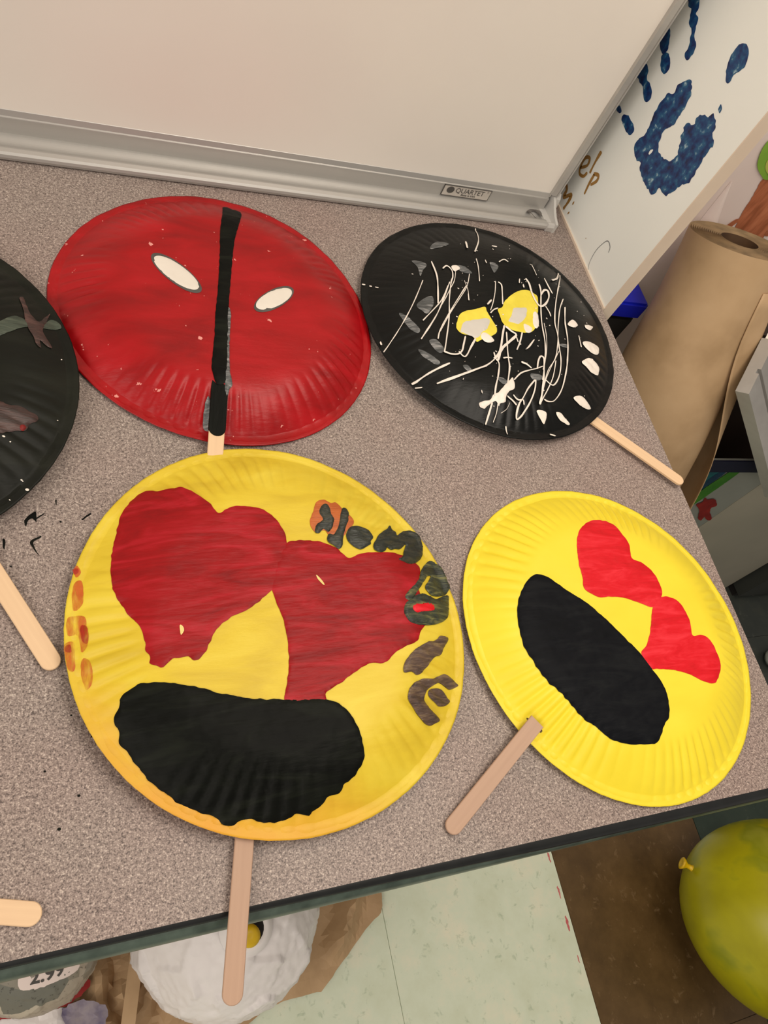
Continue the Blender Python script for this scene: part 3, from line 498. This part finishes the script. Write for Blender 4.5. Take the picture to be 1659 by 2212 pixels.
for k in range(110):
    a = rs.uniform(0, 6.28); r = .112 * math.sqrt(rs.random()); x, y = r * math.cos(a), r * math.sin(a)
    if x * .6 - y * .2 < -.03 and rs.random() < .7: continue
    w = rs.choice((.0004, .0005, .0007, .0010)); d = rs.uniform(0, 3.14)
    rb.append(ribbon([(x, y), (x + w * 1.5 * math.cos(d), y + w * 1.5 * math.sin(d))], w, zfun(p4), off=.0008))
o = mesh_obj('paint_drip', *join(rb), M['white_paint'], r4, True); orient_up(o); o['kind'] = 'stuff'
make_stick('stick', loc_of('b2', .438, .359, .0030), loc_of('b2', .5297, .2708, .0060), .0108, .0026, M['wood_pale'], r4)

# --- dull black plate at the left edge
r5, p5 = plate_thing('b1', 'dull black paper plate mask with green-grey and brown smears, cut off at the left', M['plate_b1'])
paint('thin_dab', 'b1', 'b1_green', M['green_dab'], r5, off=.0006)
paint('thin_dab', 'b1', 'b1_brown', M['brown_dab'], r5, off=.0011)
paint('thin_dab', 'b1', 'b1_red', M['star_red'], r5, off=.0020, grid=.001)
paint('speck', 'b1', 'b1_speck', M['white_paint'], r5, off=.0009, grid=.001, step=.0005)
make_stick('stick', loc_of('b1', -.058, .292, .006), loc_of('b1', .0128, .1545, .0022), .0112, .002, M['wood_pale'], r5)

# --- lone stick at the left edge
ls = make_stick('craft_stick', (-.115, .0655, TH + .0014), (.0030, .0318, TH + .0014), .0112, .002, M['wood_pale'], None)
tag(ls, 'bare wooden craft stick lying near the front left table edge', 'craft stick')

# --- paint marks on the table top
mk = [patch([(a / 1e4, b / 1e4) for a, b in m], lambda x, y: TH, .0006, .002, .0003, .00015, 0) for m in MARKS]
mk += [patch([(x + w * math.cos(t) * 1.3, y + w * math.sin(t)) for t in (0, 1.2, 2.5, 3.8, 5.1)], lambda x, y: TH, .0006, .002, .0002, .00015, 0)
       for x, y, w in ((.022, .085, .0007), (.03, .115, .0006), (.012, .07, .0008), (.02, .128, .0005), (.006, .1, .0006))]
o = mesh_obj('paint_mark', *join(mk), M['black_paint'], table); orient_up(o); o['kind'] = 'stuff'

# ---------------------------------------------------------------- whiteboard
WK = .0332; WA = math.atan(WK)
wb = empty('whiteboard', (0, .5925, TH), 'white dry-erase board with silver aluminium frame and tray standing at the back of the table', 'whiteboard', rot=(0, 0, WA))
XL, XW = -1.0, .5035
def wprof(name, prof, x0, x1, mat, **k): return extrude_profile(name, prof, (x0, 0, 0), (x1, 0, 0), mat, wb, **k)
mesh_obj('writing_surface', *box_geo(XL, .003, .020, XW + .002, .008, 1.1), M['whiteboard'], wb)
wprof('frame_rail', [(-.001, .0055), (.0, .0060), (.0, .0190), (-.0002, .0196), (-.0014, .0201), (-.0026, .0245), (-.0034, .0252), (-.014, .0252), (-.014, .0)], XL, XW, M['aluminium'])
arc = [(.001, .0062)]
for k in range(0, 13):
    t = k / 12; arc.append((.001 + .0195 * t, .0052 + .0010 * math.cos(t * 6.5) + .0024 * _ss(.55, 1.0, t) * 1.0))
arc += [(.0222, .0082), (.0240, .0078), (.0256, .0062), (.0262, .0040), (.0256, .0016), (.0240, .0006), (-.012, .0006), (-.012, .0050)]
wprof('tray', arc, XL, XW - .0045, M['aluminium'])
wprof('tray_end', [(.0005, .0064), (.0195, .0064), (.0235, .0092), (.0262, .0092), (.0275, .006), (.0265, .0003), (-.004, .0003), (-.004, .0064)], XW - .0045, XW + .0035, M['cap'])
# flared bracket closing the tray end
bk = [(.0275, .0), (.0275, .0105), (.018, .013), (.010, .017), (.004, .0215), (-.004, .0250), (-.015, .0255), (-.015, .0)]
wprof('end_bracket', bk, XW + .0035, XW + .0065, M['cap'])
wprof('end_bracket', [(.002, .012), (.0005, .021), (-.003, .0252), (-.015, .0255), (-.015, .012)], XW + .0065, XW + .0135, M['cap'])
# upright at the right
def upright(name, prof, mat):
    # prof in (x, toward viewer)
    V = [(a, -b, z) for z in (.0253, 1.1) for a, b in prof]; n = len(prof)
    o = mesh_obj(name, V, [(i, (i + 1) % n, n + (i + 1) % n, n + i) for i in range(n)] + [tuple(range(n)), tuple(range(n, 2 * n))], mat, wb)
    bm = bmesh.new(); bm.from_mesh(o.data); bmesh.ops.recalc_face_normals(bm, faces=bm.faces[:]); bm.to_mesh(o.data); bm.free()
upright('side_frame', [(XW - .001, -.003), (XW - .001, .001), (XW + .0045, .002), (XW + .0052, .0006), (XW + .006, .002), (XW + .0075, .0018), (XW + .0175, -.010), (XW + .0175, -.014), (XW - .001, -.014)], M['aluminium'])
mesh_obj('grime', *join([patch([(x, y) for x, y in q], lambda x, y: .0068, .001, .003, .0006, .0, 0) for q in
    ([(XW - .024, -.0085), (XW - .018, -.0035), (XW - .006, -.0035), (XW - .005, -.010), (XW - .007, -.012), (XW - .012, -.006), (XW - .018, -.007), (XW - .017, -.012), (XW - .013, -.018), (XW - .0125, -.0205), (XW - .0155, -.018), (XW - .019, -.010)],)]), M['grime'], wb)  # corner shade at the tray's right end painted on, with the crack line
mesh_obj('label_plate', *box_geo(.379, -.0010, .0078, .4325, .0, .0192), M['label'], wb)
mesh_obj('label_rim', *join([box_geo(.3786, -.0012, .0074, .4329, -.0001, .0079), box_geo(.3786, -.0012, .0190, .4329, -.0001, .0195), box_geo(.3786, -.0012, .0074, .3791, -.0001, .0195), box_geo(.4324, -.0012, .0074, .4329, -.0001, .0195)]), M['ink'], wb)
dv = [(.3868 + .0042 * math.cos(t), -.00115, .0144 + .0038 * math.sin(t)) for t in [2 * math.pi * k / 24 for k in range(24)]]
mesh_obj('label_dot', dv, [tuple(range(24))], M['ink'], wb)
def text_mesh(name, body, size, mat, parent, fn, spacing=1.0, weight=0.0):
    cu = bpy.data.curves.new('tmp_text', 'FONT'); cu.body = body; cu.size = size; cu.space_character = spacing; cu.offset = weight; cu.resolution_u = 4
    t = bpy.data.objects.new('tmp_text', cu); sc.collection.objects.link(t)
    dg = bpy.context.evaluated_depsgraph_get(); dg.update()
    me = bpy.data.meshes.new_from_object(t.evaluated_get(dg)); me.name = name
    for v in me.vertices: v.co = fn(v.co.x, v.co.y)
    me.materials.clear(); me.materials.append(mat)
    bpy.data.objects.remove(t); bpy.data.curves.remove(cu)
    return link(bpy.data.objects.new(name, me), parent)
text_mesh('label_text', 'QUARTET', .0078, M['ink'], wb, lambda x, y: (.3925 + x * .98, -.00125, .0122 + y), .95)
text_mesh('label_text', '\u00ae', .0022, M['ink'], wb, lambda x, y: (.4283 + x, -.00125, .0166 + y))
text_mesh('label_text', 'Made in USA', .0027, M['ink'], wb, lambda x, y: (.4005 + x * 1.05, -.00125, .0093 + y), 1.1, .00008)
for k, (x, z) in enumerate(((.06, .0262), (.12, .0262), (-.02, .11), (.2, .16), (.3, .12))):
    pass

# ---------------------------------------------------------------- handprint panel
pan = empty('painted_panel', (.5335, .478, 0), 'tall white panel with a blue handprint and brown writing beside the whiteboard', 'panel')
PXW = .5335
mesh_obj('board', *box_geo(.0004, .0012, 0, .0139, .181, 1.9), M['panel'], pan)
mesh_obj('edge_banding', *box_geo(0.0, 0, 0, .0141, .0012, 1.9), M['panel_edge'], pan)
mesh_obj('bottom_trim', *box_geo(-.0012, .0, .0, .0003, .181, TH + .0025), M['panel_edge'], pan)
def on_panel(polys, name, mat, off, jit, grid=.003, step=.0007, label=None):
    vf = []
    for s in polys:
        v, f = patch([(a / 1e4, b / 1e4) for a, b in s], lambda x, y: 0, step, grid, jit, off, .0001)
        vf.append(([(.0004 - h, a - .478, b + TH) for a, b, h in v], f))
    o = mesh_obj(name, *join(vf), mat, pan)
    for p in o.data.polygons:
        if p.normal.x > 0: p.flip()
    if label: o['label'] = label
    return o
on_panel(HAND[:1], 'palm_print', M['blue_hand'], .0003, .0016)
for h in HAND[1:]: on_panel([h], 'finger_print', M['blue_hand'], .0003, .0010)
on_panel(HOLE, 'bare_spot', M['panel'], .0007, .0002)
def pen(lines, name, mat, off=.0003):
    vf = []
    for l in lines:
        v, f = ribbon([(a / 1e4, b / 1e4) for a, b in l[1:]], l[0] * .00024, lambda x, y: 0, off, .0)
        vf.append(([(.0004 - h, a - .478, b + TH) for a, b, h in v], f))
    return mesh_obj(name, *join(vf), mat, pan)
for w_ in WRITING: pen([w_], 'written_stroke', M['brown_ink'])
pen([[2] + PENCIL[0][1:]], 'pencil_curve', M['pencil'])

# ---------------------------------------------------------------- tree poster on the wall
def wall_shape(poly, y0, name, mat, parent, jit=.0008, off=.0004, th=None):
    v, f = patch([(a / 1e4, b / 1e4) for a, b in poly], lambda x, y: 0, .003, .012, jit, off, .0)
    o = mesh_obj(name, [(a, y0 - h, b) for a, b, h in v], f, mat, parent)
    for p in o.data.polygons:
        if p.normal.y > 0: p.flip()
    return o
tp = empty('tree_poster', (0, 0, TH), 'white poster of a green tree with brown trunk behind the paper roll', 'poster')
sh = [(a / 1e4, b / 1e4) for a, b in TREE['sheet']]
o = mesh_obj('paper', *join([box_geo(.60, .6575, -.45, 1.5, .6585, .8)]), M['paper_white'], tp)
sx, sz = sh[0]; ex, ez = sh[2]
cv = []
for k in range(9):
    t = k / 8; x = sx + (ex - sx) * t; z = sz + (ez - sz) * t * (1.05 - .05 * t); b_ = .0015 + .010 * t
    cv += [(x - .008 * t, .6572, z), (x, .6572 - b_, z), (x + .02 * t + .002, .6572, z)]
mesh_obj('paper_curl', cv, [f for k in range(8) for f in ((3 * k, 3 * k + 1, 3 * k + 4, 3 * k + 3), (3 * k + 1, 3 * k + 2, 3 * k + 5, 3 * k + 4))], M['paper_white'], tp, True)
wall_shape(TREE['trunk'], .6570, 'painted_trunk', M['trunk'], tp)
wall_shape(TREE['branch'], .6566, 'painted_branch', M['trunk'], tp, jit=.0003)
wall_shape(TREE['branch2'], .6566, 'painted_branch', M['trunk'], tp, jit=.0003)
wall_shape(TREE['leaf'], .6562, 'painted_foliage', M['leaf'], tp, jit=.0003)
wall_shape(TREE['leaf2'], .6556, 'painted_foliage', M['leaf_light'], tp, jit=.0003)

# ---------------------------------------------------------------- kraft paper roll leaning beside the table
roll = empty('paper_roll', (.779, .281, .0), 'big roll of brown kraft paper leaning upright at the right of the table', 'paper roll')
A0 = Vector((.752, .581, TH + .03)); A1 = Vector((.779, .281, .015)); U = (A1 - A0).normalized(); LR = (A1 - A0).length
camp = Vector((0, 0, TH + CH)); C_ = (camp - A0); C_ = (C_ - U * C_.dot(U)).normalized(); E_ = C_.cross(U).normalized()
if E_.dot(RX) < 0: E_ = -E_
def RB(s):
    return .0595 + .0155 * _ss(.03, .34, s) - .012 * _ss(.45, 1, s)
def rp(s, r, ph, dr=0): return A0 + U * (s * LR) + (C_ * math.cos(ph) + E_ * math.sin(ph)) * r - roll.location
V = []; F = []; NA, NS = 72, 40
for k in range(NS + 1):
    s = k / NS
    for i in range(NA): V.append(rp(s, RB(s), 2 * math.pi * i / NA))
for k in range(NS):
    for i in range(NA): j = (i + 1) % NA; F.append((k * NA + i, (k + 1) * NA + i, (k + 1) * NA + j, k * NA + j))
mesh_obj('rolled_paper', V, F, M['kraft'], roll, True)
# wound layers seen on the end: concentric ridges round an off-round core hole
V = []; F = []; rad = [RB(0)]
nl = 15
for k in range(nl):
    r = RB(0) * (1 - (k + 1) / (nl + 1) * .66); rad += [r + .0006, r]
for q, r in enumerate(rad):
    dz = -.0 if q == 0 else (.0016 if q % 2 else .0) * (1 if q % 4 else .4)
    for i in range(NA):
        a = 2 * math.pi * i / NA; w = r * (1 + .10 * (1 - r / RB(0)) * math.sin(2 * a + .6))
        V.append(rp(dz / LR * 1.0, w, a))
for q in range(len(rad) - 1):
    for i in range(NA): j = (i + 1) % NA; F.append((q * NA + i, q * NA + j, (q + 1) * NA + j, (q + 1) * NA + i))
mesh_obj('wound_layers', V, F, M['kraft_end'], roll)
V = []; F = []
for k, (s, sr) in enumerate(((.0, 1.0), (.03, .97), (.12, .9))):
    for i in range(NA):
        a = 2 * math.pi * i / NA; r = rad[-1] * sr; w = r * (1 + .10 * (1 - rad[-1] / RB(0)) * math.sin(2 * a + .6)); V.append(rp(s, w, a))
for k in range(2):
    for i in range(NA): j = (i + 1) % NA; F.append((k * NA + i, k * NA + j, (k + 1) * NA + j, (k + 1) * NA + i))
F.append(tuple(2 * NA + i for i in range(NA)))
mesh_obj('core', V, F, M['kraft_dark'], roll)
V = []; F = []; NF = 36
for k in range(NS + 1):
    s = .045 + (.98 - .045) * k / NS
    op = _ss(.10, .42, s); pe = math.radians(54 + 36 * op)
    for i in range(NF + 1):
        t = i / NF; ph = math.radians(200) + (pe - math.radians(200)) * t
        r = RB(s) + .0012 + .010 * min(1, t * 1.6) * _ss(.0, .12, s) * (1 - .9 * _ss(.75, 1, t) * (1 - op)) + t ** 2.2 * .015 * op
        V.append(rp(s, r, ph))
for k in range(NS):
    for i in range(NF): F.append((k * (NF + 1) + i, k * (NF + 1) + i + 1, (k + 1) * (NF + 1) + i + 1, (k + 1) * (NF + 1) + i))
o = mesh_obj('loose_sheet', V, F, M['kraft'], roll, True)
md = o.modifiers.new('thick', 'SOLIDIFY'); md.thickness = .0008

# ---------------------------------------------------------------- things beyond the table, right
PYW = .445
cb = empty('dark_cabinet', (1.1, .60, 0), 'low dark brown cabinet in shadow behind the rainbow poster', 'cabinet')
mesh_obj('body', *box_geo(-.22, -.045, 0, .285, .055, .64), M['cabinet_brown'], cb)
mesh_obj('top', *box_geo(-.222, -.047, .6402, .286, .056, .655), M['cabinet_brown'], cb)
bx_ = box('storage_tote', (.60, .594, 0), (.722, .652, .6195), M['black_void'], None, .004); tag(bx_, 'tall dark box with a blue lid tucked behind the white panel', 'box')
box('lid', (.598, .592, .620), (.724, .655, .646), M['bin_blue'], bx_, .003)
po = empty('rainbow_poster', (0, 0, TH), 'white poster with blue and green rainbow bands, a red star and navy border in shadow', 'poster')
pc = [(a / 1e4, b / 1e4) for a, b in POSTER['corners']]
zt = (pc[0][1] + pc[1][1]) / 2; xr = pc[3][0]
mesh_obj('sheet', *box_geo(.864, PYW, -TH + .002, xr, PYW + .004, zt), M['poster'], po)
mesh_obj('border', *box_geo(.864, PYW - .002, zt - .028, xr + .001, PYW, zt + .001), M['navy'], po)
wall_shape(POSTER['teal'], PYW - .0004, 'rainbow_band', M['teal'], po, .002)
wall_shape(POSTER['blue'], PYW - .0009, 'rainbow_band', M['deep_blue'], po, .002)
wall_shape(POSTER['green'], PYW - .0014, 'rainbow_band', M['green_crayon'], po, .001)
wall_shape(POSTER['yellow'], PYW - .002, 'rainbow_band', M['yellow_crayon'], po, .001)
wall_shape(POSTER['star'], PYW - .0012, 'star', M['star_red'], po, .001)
wc = empty('white_panel', (1.21, .53, 0), 'pale grey-white panel standing right of the rainbow poster', 'panel')
mesh_obj('side_panel', *box_geo(xr + .006 - 1.21, -.083, .0, 1.383 - 1.21, -.045, .48), M['cabinet_white'], wc)
mesh_obj('top', *box_geo(xr + .005 - 1.21, -.088, .48, 1.384 - 1.21, -.043, .495), M['cabinet_white'], wc)
dc = empty('charcoal_cabinet', (1.75, .53, 0), 'charcoal metal cabinet at the far right of the floor', 'cabinet')
mesh_obj('body', *box_geo(-.355, -.11, .02, .4, .12, .7), M['charcoal'], dc)
mesh_obj('plinth', *box_geo(-.35, -.10, 0, .39, .12, .02), M['black_void'], dc)
# leaning aluminium framed board
fb = empty('framed_board', (0, 0, 0), 'aluminium framed board leaning behind the brown paper roll', 'board')
f0 = Vector((.765, .432, TH - .060)); f1 = Vector((1.16, .372, TH - .395)); fu = (f1 - f0).normalized()
fr = Vector((.51, .71, .48)).normalized(); fn = fu.cross(fr).normalized()
if fn.dot(camp - f0) < 0: fn = -fn
def slab(name, a0, a1, b0, b1, h0, h1, mat):
    V = [f0 + fu * a + fr * b + fn * h for h in (h0, h1) for a, b in ((a0, b0), (a1, b0), (a1, b1), (a0, b1))]
    o = mesh_obj(name, V, [(0, 1, 2, 3), (7, 6, 5, 4), (0, 4, 5, 1), (1, 5, 6, 2), (2, 6, 7, 3), (3, 7, 4, 0)], mat, fb)
    bm = bmesh.new(); bm.from_mesh(o.data); bmesh.ops.recalc_face_normals(bm, faces=bm.faces[:]); bm.to_mesh(o.data); bm.free()
L2 = .30
slab('board_face', 0, L2, .075, .15, -.008, -.003, M['whiteboard'])
slab('frame_bar', 0, L2, 0, .028, -.012, .004, M['aluminium'])
slab('frame_bar', 0, L2, .028, .034, -.012, .000, M['aluminium'])
slab('frame_bar', 0, L2, .034, .075, -.012, .004, M['aluminium'])
# white bit on the dark floor
bm = bmesh.new(); bmesh.ops.create_uvsphere(bm, u_segments=24, v_segments=12, radius=.5)
for v in bm.verts: v.co = Vector((v.co.x * .075, v.co.y * .05, v.co.z * .03 + .015 + .004 * noise.noise(v.co * 5)))
me = bpy.data.meshes.new('paper_scrap'); bm.to_mesh(me); bm.free(); me.materials.append(M['poster'])
for p in me.polygons: p.use_smooth = True
o = bpy.data.objects.new('paper_scrap', me); o.location = (1.435, .277, 0); link(o); tag(o, 'small white crumpled scrap on the dark floor beyond the table right edge', 'scrap')

# ---------------------------------------------------------------- balloon
bl = empty('balloon', (1.052, -.150, 0), 'olive-yellow balloon on the floor at the right', 'balloon')
kd = (Vector((.919, -.045, .12)) - Vector((1.052, -.150, .143))).normalized()
qk = Vector((0, 0, 1)).rotation_difference(kd)
def balloon_mat():
    m, nt, b = new_mat('olive_yellow_balloon', .34, .5); v = coords(nt)
    c = ramp(nt, noise_tex(nt, v, 9, 4, .5, .3), [(.36, srgb(150, 144, 4)), (.52, srgb(168, 162, 8)), (.58, srgb(142, 146, 20)), (.66, srgb(160, 160, 44))])
    nt.links.new(c, b.inputs['Base Color']); b.inputs['Subsurface Weight'].default_value = .1; b.inputs['Subsurface Radius'].default_value = (.03, .03, .01)
    return m
M['balloon'] = balloon_mat()
M['knot'] = mottled('yellow_latex', [(200, 160, 10), (222, 184, 20)], 40, .35)
V = []; F = []; NA = 56
prof = []
for k in range(29):
    t = math.pi * k / 28; z = math.cos(t); r = math.sin(t)
    R = .143; zz = z * R * (1.14 if z > 0 else 1.0); rr = r * R * (1 - .06 * max(0, z))
    prof.append((rr, zz))
for rr, zz in prof[1:-1]:
    for i in range(NA): a = 2 * math.pi * i / NA; V.append(qk @ Vector((rr * math.cos(a), rr * math.sin(a), zz)) + Vector((0, 0, .146)))
for k in range(len(prof) - 3):
    for i in range(NA): j = (i + 1) % NA; F.append((k * NA + i, (k + 1) * NA + i, (k + 1) * NA + j, k * NA + j))
F.append(tuple(range(NA))); F.append(tuple(range((len(prof) - 3) * NA, (len(prof) - 2) * NA))[::-1])
mesh_obj('balloon_skin', V, F, M['balloon'], bl, True)
V = []; F = []
for r, z in ((.010, .158), (.004, .163), (.0035, .170), (.008, .176), (.0095, .179), (.006, .180), (.0, .177)):
    for i in range(20): a = 2 * math.pi * i / 20; V.append(qk @ Vector((r * math.cos(a), r * math.sin(a), z)) + Vector((0, 0, .146)))
for k in range(6):
    for i in range(20): j = (i + 1) % 20; F.append((k * 20 + i, k * 20 + j, (k + 1) * 20 + j, (k + 1) * 20 + i))
mesh_obj('knot', V, F, M['knot'], bl, True)

# ---------------------------------------------------------------- papier-mache balls and kraft paper below the table
def crumple_ball(name, R, mat, parent, amp, freq, seed, zc):
    bm = bmesh.new(); bmesh.ops.create_icosphere(bm, subdivisions=6, radius=1)
    for v in bm.verts:
        d = v.co.normalized()
        dist, pts = noise.voronoi(d * freq + Vector((seed, 0, 0)))
        c = (pts[0] - Vector((seed, 0, 0))) / freq; c = c.normalized() if c.length else d
        nrm = (c + Vector((noise.noise(c * 9 + Vector((seed, 0, 0))), noise.noise(c * 9 + Vector((0, seed, 5))), noise.noise(c * 9 + Vector((0, 3, seed)))) ) * .55).normalized()
        den = d.dot(nrm); off = (c.dot(nrm) / den - 1) if den > .3 else 0
        off = max(-.12, min(.12, off)); h = amp * off + .25 * amp * .12 * noise.noise(d * 20)
        v.co = d * R * (1 + h) + Vector((0, 0, zc))
    me = bpy.data.meshes.new(name); bm.to_mesh(me); bm.free(); me.materials.append(mat)
    for p in me.polygons: p.use_smooth = True
    return link(bpy.data.objects.new(name, me), parent)
M['mache_white'] = mottled('white_mache', [(232, 226, 224), (242, 237, 234)], 12, .5, bump=.25, bscale=30, bdist=.003)
b1_ = empty('mache_ball', (.211, .028, 0), 'white crumpled paper ball with a yellow balloon knot, under the front table edge', 'paper ball')
crumple_ball('paper_shell', .1095, M['mache_white'], b1_, .55, 2.6, 3.0, .121)
def on_ball(local, R, zc, k=1.0):
    return Vector(local).normalized() * R * k + Vector((0, 0, zc))
kn = Vector((0.0004, -0.0173, 0.1147)).normalized(); qn = Vector((0, 0, 1)).rotation_difference(kn)
def ring_part(name, rings, mat, parent, q, base, squash=1.0):
    V = []; F = []
    for r, z in rings:
        for i in range(24): a = 2 * math.pi * i / 24; V.append(q @ Vector((r * math.cos(a), r * squash * math.sin(a), z)) + base)
    for k in range(len(rings) - 1):
        for i in range(24): j = (i + 1) % 24; F.append((k * 24 + i, k * 24 + j, (k + 1) * 24 + j, (k + 1) * 24 + i))
    F.append(tuple(range((len(rings) - 1) * 24, len(rings) * 24)))
    return mesh_obj(name, V, F, mat, parent, True)
base = Vector((0, 0, .121))
ring_part('opening_rim', [(.030, .109), (.024, .1185), (.019, .120), (.016, .1195)], M['mache_white'], b1_, qn, base)
ring_part('opening', [(.0185, .1185), (.017, .1201), (.010, .1202)], M['black_void'], b1_, qn, base)
ring_part('balloon_knot', [(.0105, .119), (.012, .123), (.0115, .128), (.007, .131), (.002, .1305)], M['knot'], b1_, qn, base + Vector((-.001, -.006, 0)))
NBX, NBY = -0.0009, 0.0508
def news_mat():
    m, nt, b = new_mat('newspaper_mache', .5, .45); v = coords(nt)
    vo = nd(nt, 'ShaderNodeTexVoronoi'); vo.inputs['Scale'].default_value = 27; nt.links.new(v, vo.inputs['Vector'])
    sp = nd(nt, 'ShaderNodeSeparateColor'); nt.links.new(vo.outputs['Color'], sp.inputs[0])
    c = ramp(nt, sp.outputs[0], [(0, srgb(176, 166, 150)), (.26, srgb(120, 120, 110)), (.44, srgb(150, 26, 24)), (.56, srgb(196, 186, 168)), (.78, srgb(146, 140, 126)), (.9, srgb(96, 70, 60))], 'CONSTANT')
    n = noise_tex(nt, v, 170, 2, .7); mx = nd(nt, 'ShaderNodeMix'); mx.data_type = 'RGBA'; nt.links.new(c, mx.inputs[6]); mx.inputs[7].default_value = srgb(60, 56, 52)
    nt.links.new(ramp(nt, n, [(.62, (0, 0, 0, 1)), (.66, (.6, .6, .6, 1))]), mx.inputs[0]); nt.links.new(mx.outputs[2], b.inputs['Base Color'])
    add_bump(nt, b, sp.outputs[1], .5, .001); return m
M['news'] = news_mat()
b2_ = empty('mache_ball', (NBX, NBY, 0), 'ball pasted with torn red, grey and white newspaper, below the front left table edge', 'paper ball')
crumple_ball('paper_shell', .075, M['news'], b2_, .35, 3.2, 8.0, .080)
T0, T1, T2 = Vector((-0.0053, -0.0419, 0.062)), Vector((0.0344, -0.0376, 0.055)), Vector((0.011, -0.0281, 0.0687))
tu = (T1 - T0).normalized(); tm = (T0 + T1) / 2; tn = tm.normalized(); tv = tn.cross(tu).normalized()
if tv.dot(T2 - tm) < 0: tv = -tv
def on_news(x, y): return on_ball(T0 + tu * x + tv * y, .075, .080, 1.02)
pr = []
sq = [(-.010, -.005), (.026, -.006), (.052, -.004), (.05, .018), (.02, .02), (-.008, .016)]
v_, f_ = patch([(a, b) for a, b in sq], lambda x, y: 0, .003, .004, .0015, 0, 0)
mesh_obj('price_scrap', [on_ball(T0 + tu * a + tv * b, .075, .080, 1.012) for a, b, h in v_], f_, M['paper_white'], b2_, True)
text_mesh('price_text', '2.99', .019, M['ink'], b2_, on_news, 1.05, .0006)

# kraft paper heaped on the floor under both balls
kp = [(a / 1e3, b / 1e3) for a, b in [(462, 90), (457, 2), (431, -19), (357, -75), (342, -81), (303, -81), (274, -85), (240, -105), (230, -200), (-160, -230), (-200, 90), (-190, 330), (300, 330), (470, 220)]]
def kz(x, y):
    d1 = math.hypot(x - .212, y - .0253); d2 = math.hypot(x - NBX, y - NBY)
    h = .010 + .010 * abs(noise.noise(Vector((x * 9, y * 9, 2)))) + .004 * noise.noise(Vector((x * 30, y * 30, 5)))
    between = math.exp(-((x - .095) ** 2 + (y + .05) ** 2) / .006); h += .035 * between * abs(noise.noise(Vector((x * 22, y * 22, 9)))) * 2
    cr = abs((x - .402) * .86 + (y - .0) * -.5 + .002); h += .026 * max(0, 1 - cr / .022) * _ss(-.06, -.02, y)
    if d1 < .10: h = min(h, .121 - math.sqrt(max(0, .124 ** 2 - d1 * d1)))
    if d2 < .07: h = min(h, .080 - math.sqrt(max(0, .082 ** 2 - d2 * d2)))
    return max(.0012, h)
v_, f_ = patch(kp, kz, .008, .008, .002, 0, 0)
o = mesh_obj('kraft_sheet', v_, f_, M['kraft'], None, False); orient_up(o)
tag(o, 'crumpled brown kraft paper spread on the floor under the paper balls', 'paper')
stp = [(0, -.0045, 0), (.0, .0045, 0), (.0, .0045, .0015), (.0, -.0045, .0015)]
extrude_profile('folded_strip', [(-.008, 0), (.008, 0), (.008, .002), (-.008, .002)], (.1175, .035, .052), (.068, -.20, .045), M['kraft'], o, out=(1, -.2, 0))

# pink paint marks along the edge of the mint tile
pm = [patch([(x + a * math.cos(q), y + b_ * math.sin(q)) for q in (0, 1, 2, 3, 4, 5)], lambda x, y: 0, .001, .004, .0012, .0002, 0)
      for x, y, a, b_ in ((.7600, .012, .0016, .008), (.7600, -.040, .0016, .010), (.7590, -.085, .0022, .012), (.7602, -.135, .0012, .006))]
M['pink_mark'] = mottled('pink_marks', [(206, 120, 116), (190, 90, 92)], 60, .6)
o = mesh_obj('paint_mark', *join(pm), M['pink_mark'], floor); orient_up(o); o['kind'] = 'stuff'
tn_ = empty('torn_newspaper', (-.02, -.05, 0), 'torn red and white newspaper strips lying below the pasted newspaper ball', 'newspaper')
def strip(name, pts, z0, mat, seed):
    v, f = patch(pts, lambda x, y: z0 + .010 * abs(noise.noise(Vector((x * 30, y * 30, seed)))), .004, .005, .003, 0, 0)
    o = mesh_obj(name, [(a + .02, b + .05, h) for a, b, h in v], f, mat, tn_); orient_up(o)
M['red_print'] = mottled('red_newsprint', [(150, 24, 22), (172, 40, 32)], 20, .6)
M['purple_print'] = mottled('grey_violet_newsprint', [(96, 88, 120), (150, 140, 150), (170, 160, 150)], 30, .6)
strip('red_strip', [(-.08, .0), (-.02, .004), (.03, -.002), (.052, .004), (.058, -.008), (.03, -.022), (-.02, -.020), (-.08, -.022)], .040, M['red_print'], 1)
strip('white_strip', [(-.07, -.02), (0, -.022), (.04, -.024), (.062, -.03), (.05, -.05), (0, -.07), (-.07, -.07)], .038, M['mache_white'], 4)
strip('violet_strip', [(.028, -.024), (.05, -.020), (.075, -.034), (.07, -.055), (.045, -.06), (.03, -.04)], .046, M['purple_print'], 8)
